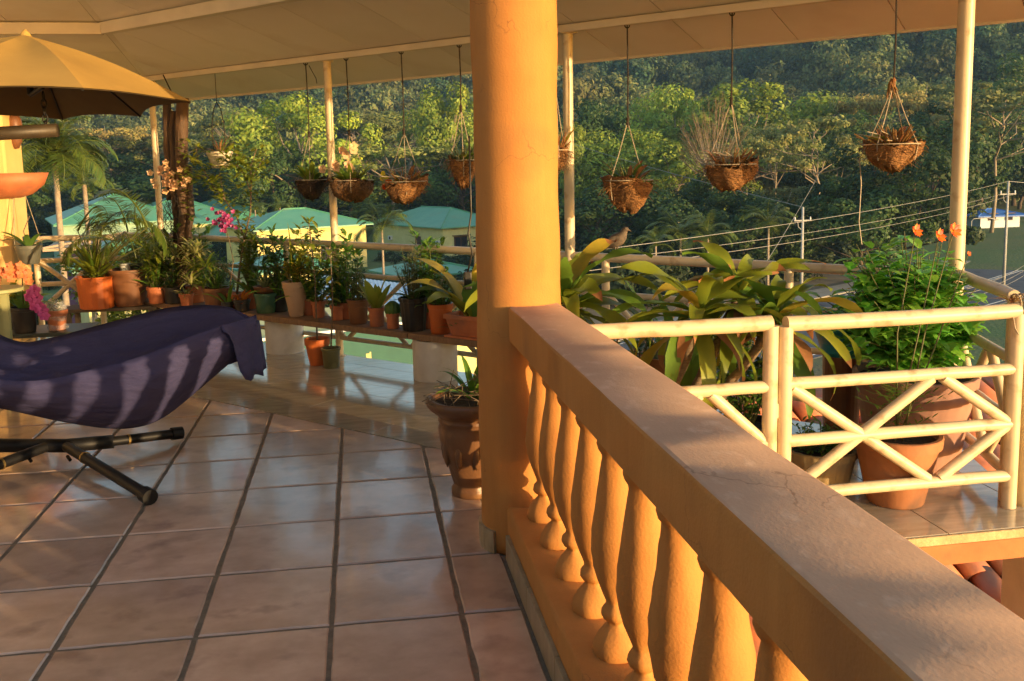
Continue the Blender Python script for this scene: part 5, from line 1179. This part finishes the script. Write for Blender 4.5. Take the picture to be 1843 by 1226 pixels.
# ---- the rustic pot behind the column
urnm = M('brown_glazed_clay', (.20,.095,.04), (.13,.06,.027), ns=5, rough=.4, bump=.5, bs=26, bdist=.008, spots=(.32,.17,.07), spotscale=5)
P = PZ(852, 900, 0); P = P+Vector((P.x,P.y,0)).normalized()*.09; t = thing('urn', P, 'ornate brown glazed urn half hidden by the column', 'urn', 'large floor pots')
o = MB().lathe([(.088,0),(.098,.008),(.098,.035),(.086,.05),(.092,.07),(.108,.13),(.130,.20),(.146,.27),(.150,.32),(.143,.345),(.150,.352),(.150,.362),(.143,.37),(.160,.385),(.185,.405),(.200,.425),(.203,.445),(.192,.458),(.178,.455),(.165,.43),(.155,.40)], P, 56, flute=.012, nf=8).build('pot', urnm, t, smooth=True)
c = P+V(0,0,.425); MB().disc(c, .165, wob=.012).build('soil', soil, t)
P = ORG[t]
for k in range(10):
    a = R(20+k*36); MB().lathe([(.001,-.075),(.012,-.05),(.019,0),(.015,.04),(.001,.06)], P+V(.126*math.cos(a), .126*math.sin(a), .22), 12).build('relief', urnm, t, smooth=True)
tw = MB()
for k in range(40):
    a = random.uniform(0,6.28); p = c+V(.12*math.cos(a),.12*math.sin(a),0); tw.tube([p, p+V(random.gauss(0,.05),random.gauss(0,.05),.05), p+V(random.gauss(0,.08),random.gauss(0,.08),random.uniform(.02,.16))], .0022, 4, caps=False)
tw.build('dry_twigs', cane, t, kind='stuff'); blades(t, c+V(.02,.08,0), 14, .22, .032, G['mid'], e=(.3,1.2), droop=1.2, joined=True, nm='foliage')

# ------------------------------------------------------------------ right-hand balcony
def corn(t, top, n, L, Wd, a0=0, dry=.08, e=(-.1,1.35)):
    for i in range(n):
        f = i/n; a = a0+i*2.4; el = e[0]+(e[1]-e[0])*f+random.uniform(-.15,.15); d = V(math.cos(a)*math.cos(el), math.sin(a)*math.cos(el), math.sin(el))
        MB().leaf(top+V(0,0,-.05+.08*f)+d*.012, d, L*random.uniform(.75,1.15)*(1-.25*f), Wd*random.uniform(.85,1.15), droop=random.uniform(1.3,2.3)*(1.15-.55*f), n=13, fold=.3, wave=.12, twist=random.uniform(-1.0,1.0), shape=.8, tip=random.choice([0,0,0,1,2])).build('leaf', [G[random.choice(['corn','corn','corn','lime','lime','mid','mid','cornyel'])], G['dry']], t, smooth=True)
p = V(1.28,3.75,0); t = thing('corn_plant', p, 'corn plant with two ringed canes and wide yellow-green leaves behind the railing', 'plant'); c = pot(t, p, .17, .13, .26, terra2, rim=.04)
for (cx_, cy_, top) in ((1.24,3.72,PY(1258,566,3.70)),(1.33,3.80,PY(1330,535,3.86)),(1.36,3.70,PY(1395,575,3.75))):
    b = V(cx_,cy_,c.z); pts_ = [b.lerp(top, f)+V(random.gauss(0,.006),random.gauss(0,.006),0) for f in np.linspace(0,1,14)]
    MB().tube(pts_, [.020+.0022*(i % 2) for i in range(14)], 12).build('cane', cane, t, smooth=True)
    corn(t, top, 24, .50, .070, a0=random.uniform(0,6), e=(-.35,1.0))
    for k in range(3):
        a = random.uniform(2.5,5.5); MB().leaf(top+V(0,0,-.07), V(math.cos(a)*.5,math.sin(a)*.5,.1), .34, .06, droop=2.0, n=9, fold=.3, wave=.1).build('leaf', G['dry'] if k else G['yell'], t, smooth=True)
p = V(.98,4.05,0); t = thing('corn_plant', p, 'dark-leaved corn plant growing out from behind the orange column', 'plant'); c = pot(t, p, .17, .13, .26, terra2, rim=.04); top = PY(1018,545,4.0)
MB().tube([c, c.lerp(top,.5)+V(.01,0,0), top], [.024,.022,.02], 12).build('cane', cane, t, smooth=True); corn(t, top, 30, .58, .085, e=(-.3,1.0), dry=.04)
p = V(1.75,5.02,0); P = PC(1195, 690, 6.78); t = thing('half_barrel_pot', V(P.x,P.y,0), 'wide slatted terracotta tub on an upturned pot behind the corn plant', 'plant pot'); P.z = .18
o = MB().lathe([(.10,0),(.085,.178)], (P.x,P.y,0), 24, capt=True).build('upturned_pot', brownpl, t); c = pot(t, P, .155, .12, .19, terra2, rim=.03, flute=.012, nf=30)
bl_ = MB()
for k in range(60): a = random.uniform(0,6.28); q = c+V(.1*math.cos(a),.1*math.sin(a),0); bl_.leaf(q, V(math.cos(a)*.5,math.sin(a)*.5,1), random.uniform(.2,.42), .008, droop=random.uniform(1.5,2.8), n=6)
bl_.build('foliage', G['grey'], t, kind='stuff')
# terracotta pot with orange cosmos
t, c, m_ = fpot(1610, 917, 150, 96, 126, terra2, 'terracotta pot with feathery cosmos and orange flowers by the gate', rim=.05, lip=.016, group='large floor pots')
cs = [(1648,416),(1690,425),(1716,416),(1743,457)]; 
fern = MB()
for (fx_, fy_), r_ in zip(cs, (.034,.036,.04,.014)):
    f_ = PY(fx_, fy_, c.y+.12); b = c+V(random.uniform(-.03,.03),random.uniform(-.03,.03),0); mid = b.lerp(f_,.5)+V(random.uniform(-.03,.03),.02,0); pts_ = [b, mid, f_]; MB().tube(pts_, [.0045,.0035,.002], 6).build('stem', stemm, t, smooth=True)
    flower(t, f_, r_, PETO, n=8, face=(.3,-1,.4), wd=.62, cen=LEAF('cosmos_eye', (.5,.3,.02), (.4,.2,.02)) if r_ > .02 else None)
    for k in range(7):
        q = b.lerp(mid, .25+.12*k); a = random.uniform(0,6.28); d = V(math.cos(a),math.sin(a),.35); 
        for s_ in range(7): fern.leaf(q+d*.025*s_, d+V(math.cos(a+1.4),math.sin(a+1.4),.1)*(1 if s_ % 2 else -1), .045, .008, n=2, droop=.3)
for k in range(26):
    a = random.uniform(0,6.28); L_ = random.uniform(.12,.26); d = V(math.cos(a),math.sin(a),random.uniform(.1,.9)); q = c+V(0,0,random.uniform(0,.22))
    for s_ in range(10): fern.leaf(q+d*L_*s_/10, d*.6+V(math.cos(a+1.4),math.sin(a+1.4),.2)*(1 if s_ % 2 else -1), .05, .009, n=2, droop=.3)
fern.build('foliage', G['mid'], t, kind='stuff')
# big fluted pot with the herb bush
t, c, m_ = fpot(1640, 852, 205, 150, 165, M('mauve_clay', (.36,.20,.15), (.29,.155,.115), ns=5, rough=.7, bump=.2, bs=40, bdist=.003), 'large fluted mauve pot with a dense basil bush', rim=.05, lip=.018, flute=.012, nf=40, group='large floor pots')
B0 = PY(1640, 570, 4.12); bl_ = MB(); sm_ = MB(); rngb = random.Random(4)
for k in range(110):
    a = rngb.uniform(0,6.28); q = rngb.random()**.5; tp = V(c.x+.0+.43*q*math.cos(a), 4.10+.32*q*math.sin(a), c.z+.02+(.72-.30*q*q)*rngb.uniform(.45,1)); sm_.tube([c+V(.05*math.cos(a),.05*math.sin(a),-.01), c.lerp(tp,.5)+V(0,0,.05), tp], [.005,.004,.002], 5, caps=False)
    for j in range(26):
        f = .22+.70*rngb.random(); p = c.lerp(tp, f)+V(rngb.gauss(0,.03),rngb.gauss(0,.03),rngb.gauss(0,.03)); a2 = rngb.uniform(0,6.28); bl_.leaf(p, V(math.cos(a2),math.sin(a2),rngb.uniform(-.2,.7)), rngb.uniform(.075,.125), rngb.uniform(.048,.072), droop=rngb.uniform(.8,1.9), n=3, fold=.25)
bl_.build('foliage', G['basil'], t, kind='stuff'); sm_.build('stems', stemm, t, kind='stuff')
# ribbed stone bowl and rose bush
t, c, m_ = fpot(1474, 893, 128, 96, 76, M('ribbed_stone', (.34,.25,.13), (.26,.19,.10), ns=6, rough=.7, bump=.2, bs=40), 'ribbed stone-coloured bowl of ferns inside the gate', rim=.035, lip=.014, flute=.02, nf=44, group='large floor pots'); bushy(t, c, .12, .14, 260, .045, .012, G['mid'], stems=22)
p = V(1.80,4.05,0); t = thing('potted_plant', p, 'rose bush in a black pot between the corn plant and the basil', 'plant pot', 'large floor pots'); c = pot(t, p, .15, .12, .24, blackpl); bushy(t, c, .50, .24, 340, .055, .032, G['dark'], stems=18); bushy(t, c, .55, .22, 80, .055, .03, G['mid'], stems=10)
# pink ginger flower and white blossoms behind the railing
p = V(1.62,4.4,0); t = thing('ginger_plant', p, 'leafy plant with one pink cone flower behind the gate', 'plant'); c = pot(t, p, .11, .09, .18, terra); blades(t, c, 10, .75, .09, G['mid'], e=(1.0,1.5), droop=.7); f_ = PY(1398, 549, 4.2); MB().tube([c, f_], .005, 6).build('stem', stemm, t)
for k in range(5): MB().lathe([(.003,0),(.022-.003*k,.012),(.004,.03)], f_+V(.009*k,0,.012*k), 10).build('bract', PETP, t, smooth=True)
p = V(1.52,4.9,0); t = thing('potted_plant', p, 'small shrub with white blossoms behind the corn leaves', 'plant pot'); c = pot(t, p, .10, .08, .16, terra); bushy(t, c, .62, .14, 120, .05, .025, G['dark'], stems=10); wf = MB()
for k in range(26): flower(t, PY(random.gauss(1290,10), random.gauss(522,9), 4.9), .014, None, n=5, joined=wf)
wf.build('blossoms', M('white_petal', (.75,.72,.66), (.68,.64,.58), ns=3, rough=.5), t, kind='stuff')
# turquoise plastic basin behind the bush
p = PY(1728, 640, 4.32); t = thing('plastic_basin', V(2.52,4.36,0), 'turquoise plastic basin on a crate behind the basil bush', 'basin'); tq = M('turquoise_plastic', (.02,.30,.42), (.015,.25,.36), ns=4, rough=.35)
MB().lathe([(.10,.46),(.15,.60),(.165,.60),(.165,.615),(.15,.615),(.11,.48)], (2.50,4.40,0), 32).build('bowl', tq, t, smooth=True)
MB().lathe([(.09,0),(.10,.459)], (2.50,4.40,0), 24, capt=True).build('stand', brownpl, t)
# tied dry leaf at the corner of the gate
p = PY(1825, 545, 3.36); t = thing('dry_leaf_tie', p, 'dry palm leaf tied round the end of the gate rail', 'leaf tie'); tm_ = MB()
for k in range(14):
    a = random.uniform(0,6.28); tm_.leaf(p+V(random.uniform(-.04,.03),random.uniform(-.03,.03),.0), V(math.cos(a),math.sin(a)*.6,.5), random.uniform(.05,.13), .012, droop=1.2, n=4)
tm_.build('strands', G['dry'], t, kind='stuff'); MB().tube([p+V(.033*math.cos(a)*.2+.004*a, .036*math.cos(a), .036*math.sin(a)) for a in np.linspace(0,15,50)], .0035, 5).build('binding', wire, t)
MB().tube([p+V(-.03,-.03,-.03), p+V(-.02,-.04,-.1), p+V(.01,-.04,-.15), p+V(.02,-.03,-.1)], .003, 5).build('loose_wire', wire, t)
# ground-cover bush outside the left railing
t = thing('hedge_bush', V(-2.6,10.6,-12), 'bright round-leaved climbing bush outside the left railing', 'bush'); v, q, C = crown(91, 60, 9000, .045, 'round', rx=.5, z0=-.6, z1=1.0, cr=.16)
cpx = PY(240, 480, 10.4); me = np_mesh('foliage', v*np.array([1.5,1.3,.95])+np.array([cpx.x+2.6, cpx.y-10.6, cpx.z-.62+12]), q); o = link('foliage', me, LEAF('hedge_leaf', (.20,.27,.03), (.12,.19,.025)), t); o['kind'] = 'stuff'
MB().tube([(-2.6,10.6,-12.1),(-2.5,10.5,-6),(cpx.x,cpx.y,cpx.z-.3)], [.12,.09,.05], 8).build('trunk', barkd, t, smooth=True)

# ------------------------------------------------------------------ hanging baskets
def basket(px_, rim_y, wpx, hpx, label, topx, mat=coir, s=7.05, plant='dry', knot=None, wires=3, leaves=6, cordm=darkcord, tilt=0, deep=1.0, sticks=0, bulbs=40):
    P = PC(px_, rim_y, s); m_ = mpp(P); r_ = wpx*m_/2; h = hpx*m_; t = thing('hanging_basket', P-V(0,0,h), label, 'basket', 'hanging orchid baskets')
    hook = V(P.x, P.y, 2.36+.268*(7.05-s)*q2-.05)
    prof = [(r_*.12,-h),(r_*.45*deep,-h*.93),(r_*.75*(.4+.6*deep),-h*.68),(r_*.93*(.6+.4*deep),-h*.35),(r_,0),(r_*1.02,.008),(r_*.95,.006),(r_*.9,-.02)]
    mb = MB(); n = 36; vs = []; fs = []
    for i, (a_, z) in enumerate(prof):
        for k in range(n): an = 6.283*k/n; w = 1+random.gauss(0,.035)+.06*math.sin(3*an+px_)+.04*math.sin(5*an+2*px_); vs.append((P.x+a_*w*math.cos(an), P.y+a_*w*math.sin(an), P.z+z+random.gauss(0,.009)+.012*math.sin(2*an+px_)+tilt*a_*w*math.cos(an)))
    fs = [(i*n+k, i*n+(k+1)%n, (i+1)*n+(k+1)%n, (i+1)*n+k) for i in range(len(prof)-1) for k in range(n)]+[tuple(range(n-1,-1,-1))]
    mb.add(vs, fs).build('bowl', mat, t, smooth=True); MB().disc(P-V(0,0,.02), r_*.92, wob=.02).build('fill', soil, t)
    MB().tube([P+V(r_*1.01*math.cos(a), r_*1.01*math.sin(a), .006) for a in np.linspace(0,6.283,37)], .0035, 5, caps=False).build('rim_wire', wire, t)
    kn = knot if knot is not None else P+V(0,0,.36); kn = V(P.x, P.y, kn.z)
    MB().tube([kn, kn.lerp(hook,.5)+V(.004,0,0), hook], .0045, 6).build('cord', cordm, t); MB().tube([hook+V(.015*math.cos(a),0,.015*math.sin(a)) for a in np.linspace(0,6.283,13)], .004, 6, caps=False).build('hook', blacksteel, t)
    MB().lathe([(.003,-.035),(.011,-.02),(.008,0),(.012,.015),(.003,.03)], kn, 8).build('knot', cordm if knot is None else G['dry'], t)
    for k in range(wires): a = 6.283*k/wires+.5; e = P+V(r_*math.cos(a), r_*math.sin(a), .0); MB().tube([kn, e.lerp(kn,.5)+V(0,0,-.015), e, e+V(-.1*r_*math.cos(a),-.1*r_*math.sin(a),-h*.6)], .0028, 5).build('wire', wire, t)
    fz_ = MB()
    for k in range(300):
        a = random.uniform(0,6.28); q = random.uniform(.2,1.02); z = -h*(1-q)*.8; p = P+V(r_*q*math.cos(a), r_*q*math.sin(a), z); d = V(random.gauss(0,1)+math.cos(a)*.6,random.gauss(0,1)+math.sin(a)*.6,random.gauss(-.3,.7)).normalized(); fz_.tube([p, p+d*.035, p+d*random.uniform(.04,.08)+V(random.gauss(0,.015),random.gauss(0,.015),-.02)], [.0018,.0014,.0008], 3, caps=False)
    fz_.build('fibres', mat if mat is coir else darkcord, t, kind='stuff')
    rts = MB()
    for k in range(bulbs):
        a = random.uniform(0,6.28); p = P+V(r_*.6*random.random()*math.cos(a), r_*.5*math.sin(a), -.01); d = V(math.cos(a)*random.uniform(.2,1),math.sin(a)*random.uniform(.2,1),random.uniform(.4,1.4)).normalized(); L_ = random.uniform(.05,.15); rts.tube([p, p+d*L_*.6, p+d*L_+V(0,0,-.01)], [.0042,.0036,.002], 5, caps=False)
    rts.build('pseudobulbs', G['dry'] if plant in ('dry','coir') else stemm, t, kind='stuff')
    lm_ = {'dry':['yell','lime','dry'],'green':['mid','dark','corn'],'mix':['corn','mid','lime'],'red':['dry','dry','dark']}[plant]
    for k in range(leaves):
        a = random.uniform(0,6.28); p = P+V(r_*.4*math.cos(a), r_*.4*math.sin(a), .0); MB().leaf(p, V(math.cos(a)*.8,math.sin(a)*.8,random.uniform(.5,1.6)), random.uniform(.09,.2), random.uniform(.025,.05), droop=random.uniform(.5,1.5), n=6).build('leaf', G[random.choice(lm_)], t, smooth=True)
    for k in range(sticks):
        a = random.uniform(0,6.28); b = P+V(r_*.5*math.cos(a+2.5), r_*.5*math.sin(a+2.5), .02); MB().tube([b, P+V(r_*1.25*math.cos(a), r_*1.25*math.sin(a), random.uniform(.02,.09))], [.004,.002], 5).build('stick', wire, t)
    return t, P, r_, h
basket(1130, 326, 88, 55, 'coir basket with dark spiky leaves above the perched bird', 1140, plant='red', leaves=16, tilt=-.18, deep=.72, bulbs=20, wires=2)
basket(1315, 298, 90, 42, 'coir basket with yellow leaves in front of the leafless tree', 1315, plant='dry', leaves=5, tilt=.14, deep=1.1, sticks=9, bulbs=50)
t, P, r_, h = basket(1605, 262, 98, 44, 'largest coir basket hanging by wires from a knotted tassel at right', 1605, plant='dry', leaves=9, wires=4, sticks=7, bulbs=90, knot=PC(1604,150,7.05))
tas = MB()
for k in range(40): a = random.uniform(0,6.28); k0 = PC(1604,140,7.05); tas.tube([k0, k0+V(.012*math.cos(a),.012*math.sin(a),-.03), k0+V(.028*math.cos(a)+.01,.028*math.sin(a),-random.uniform(.06,.11))], .0018, 4, caps=False)
tas.build('tassel', G['dry'], t, kind='stuff')
lw = PC(1548, 250, 7.05); MB().tube([P+V(-r_,0,0), lw+V(0,0,-.1), PC(1550,330,7.05), PC(1546,400,7.05), PC(1551,440,7.05)], .0028, 5).build('loose_string', wire, t)
basket(560, 325, 56, 32, 'dark bowl basket left of the second roof post', 556, mat=M('dark_coir', (.045,.028,.018), (.08,.048,.028), ns=18, rough=.95, bump=1, bs=45, bdist=.03), plant='green', leaves=26, bulbs=10, deep=.9, tilt=.08)
t, P, r_, h = basket(632, 326, 78, 34, 'brown bowl basket with cream orchids at the second roof post', 617, mat=M('brown_coir', (.11,.06,.028), (.17,.085,.035), ns=18, rough=.95, bump=1, bs=45, bdist=.03), plant='mix', leaves=34, tilt=-.08, deep=1.1)
for k in range(9): flower(t, PC(random.choice([random.gauss(598,8),random.gauss(632,9)]), random.choice([random.gauss(300,7),random.gauss(272,6)]), 6.95), .04, PETW, n=5, face=(.4,-1,.1), wd=.9)
t, P, r_, h = basket(730, 328, 76, 36, 'coir basket with a large orange leaf left of the column', 723, plant='dry', leaves=8, tilt=.22, sticks=8); flower(t, PC(690,318,6.95), .05, G['yell'], n=3, face=(.4,-1,.1)); flower(t, PC(695,332,6.95), .06, PETO, n=2, face=(.4,-1,.1))
basket(832, 290, 50, 46, 'coir basket half hidden behind the left side of the column', 846, plant='green', leaves=10, deep=.8, tilt=-.2)
basket(1002, 272, 40, 32, 'coir basket peeking out right of the column', 1002, plant='dry', leaves=2, s=6.9)
# white pot with wires
P = PC(397, 303, 7.05); m_ = mpp(P); t = thing('hanging_pot', P, 'small white hanging pot with a spidery orchid at the left', 'plant pot', 'hanging orchid baskets'); c = pot(t, P, 23*m_, 15*m_, 30*m_, M('white_enamel', (.68,.60,.44), (.60,.52,.36), ns=4, rough=.4)); hk = V(P.x,P.y,2.31)
for s_ in (-1, 1): MB().tube([P+V(s_*.075*q2,-s_*.075*q2,.1), P+V(s_*.085*q2,-s_*.085*q2,.34), P+V(s_*.05*q2,-s_*.05*q2,.5), P+V(0,0,.56)], .004, 6).build('hanger', darkcord, t, smooth=True)
MB().tube([P+V(0,0,.56), hk], .003, 5).build('cord', darkcord, t); blades(t, c, 22, .2, .009, G['dry'], e=(.3,1.5), droop=1.0, joined=True, nm='foliage'); blades(t, c, 12, .26, .012, G['lime'], e=(-.1,.8), droop=1.3, joined=True, nm='foliage')
# loose cords on the beam and a cable by the column
P = PC(556,118,7.05); o = MB().tube([P, P+V(.02,0,-.04), P+V(.05,-.03,-.1), P+V(.055,-.035,-.14)], .003, 5).build('cord_end', darkcord, org=P); tag(o, 'loose end of dark cord tied to the beam', 'cord')
a = PC(848,385,6.6); o = MB().tube([a+V(0,0,.5), a, PC(843,420,6.6), PC(850,455,6.6), PC(842,490,6.6)], .006, 7).build('hanging_cable', blackpl, org=a, smooth=True); tag(o, 'black cable with a plug hanging beside the column', 'cable')
b = PC(842,505,6.6); MB().box((b.x-.025,b.y-.02,b.z-.06),(b.x+.025,b.y+.02,b.z+.06)).build('plug', blackpl, o, bevel=.008)

# ------------------------------------------------------------------ bird on the rail
bp = PC(1108, 460, RS); bp.z = .895+.026
bm = M('bird_feathers', (.16,.12,.085), (.09,.068,.05), ns=45, rough=.8, bump=.4, bs=80, bdist=.004, stretch=(1,1,1))
bd = V(.75,-.66,0).normalized()
def bpnt(a, z): return bp+bd*a+V(0,0,z)
path = [(-.115,.028,.004),(-.095,.036,.013),(-.065,.052,.021),(-.035,.068,.035),(-.005,.084,.043),(.025,.100,.043),(.045,.118,.034),(.055,.136,.024),(.062,.150,.021),(.071,.158,.0195),(.082,.158,.014),(.089,.155,.006),(.102,.150,.003),(.108,.147,.001)]
mb = MB().tube([bpnt(a,z) for a,z,_ in path], [r for _,_,r in path], 16)
sdv = V(bd.y,-bd.x,0)
for s in (-1, 1): mb.tube([bpnt(.0,.055)+sdv*s*.016, bpnt(.008,.028)+sdv*s*.017, bpnt(.0,.002)+sdv*s*.017, bpnt(.022,.001)+sdv*s*.02], [.007,.0032,.003,.002], 6)
o = mb.build('bird', bm, org=bp, smooth=True); tag(o, 'brown dove-like bird perched on the back railing', 'bird')
for s in (-1, 1): 
    w = MB(); vs = []
    for i in range(9):
        f = i/8; p = bpnt(.03-.12*f, .112-.078*f)+sdv*s*(.041*math.sin(math.pi*(.25+.6*f))+.004); hh = .026*math.sin(math.pi*min(1,.12+.85*f))
        vs += [p+V(0,0,hh), p+sdv*s*.006, p-V(0,0,hh)]
    w.add(vs, [(3*i+k,3*i+3+k,3*i+4+k,3*i+1+k) for i in range(8) for k in range(2)]).build('wing', bm, o, smooth=True)
    e_ = bpnt(.074,.162)+sdv*s*.0172; MB().lathe([(.0005,-.003),(.003,0),(.0005,.003)], e_, 8).build('eye', blackpl, o)
for ch_ in o.children: pass
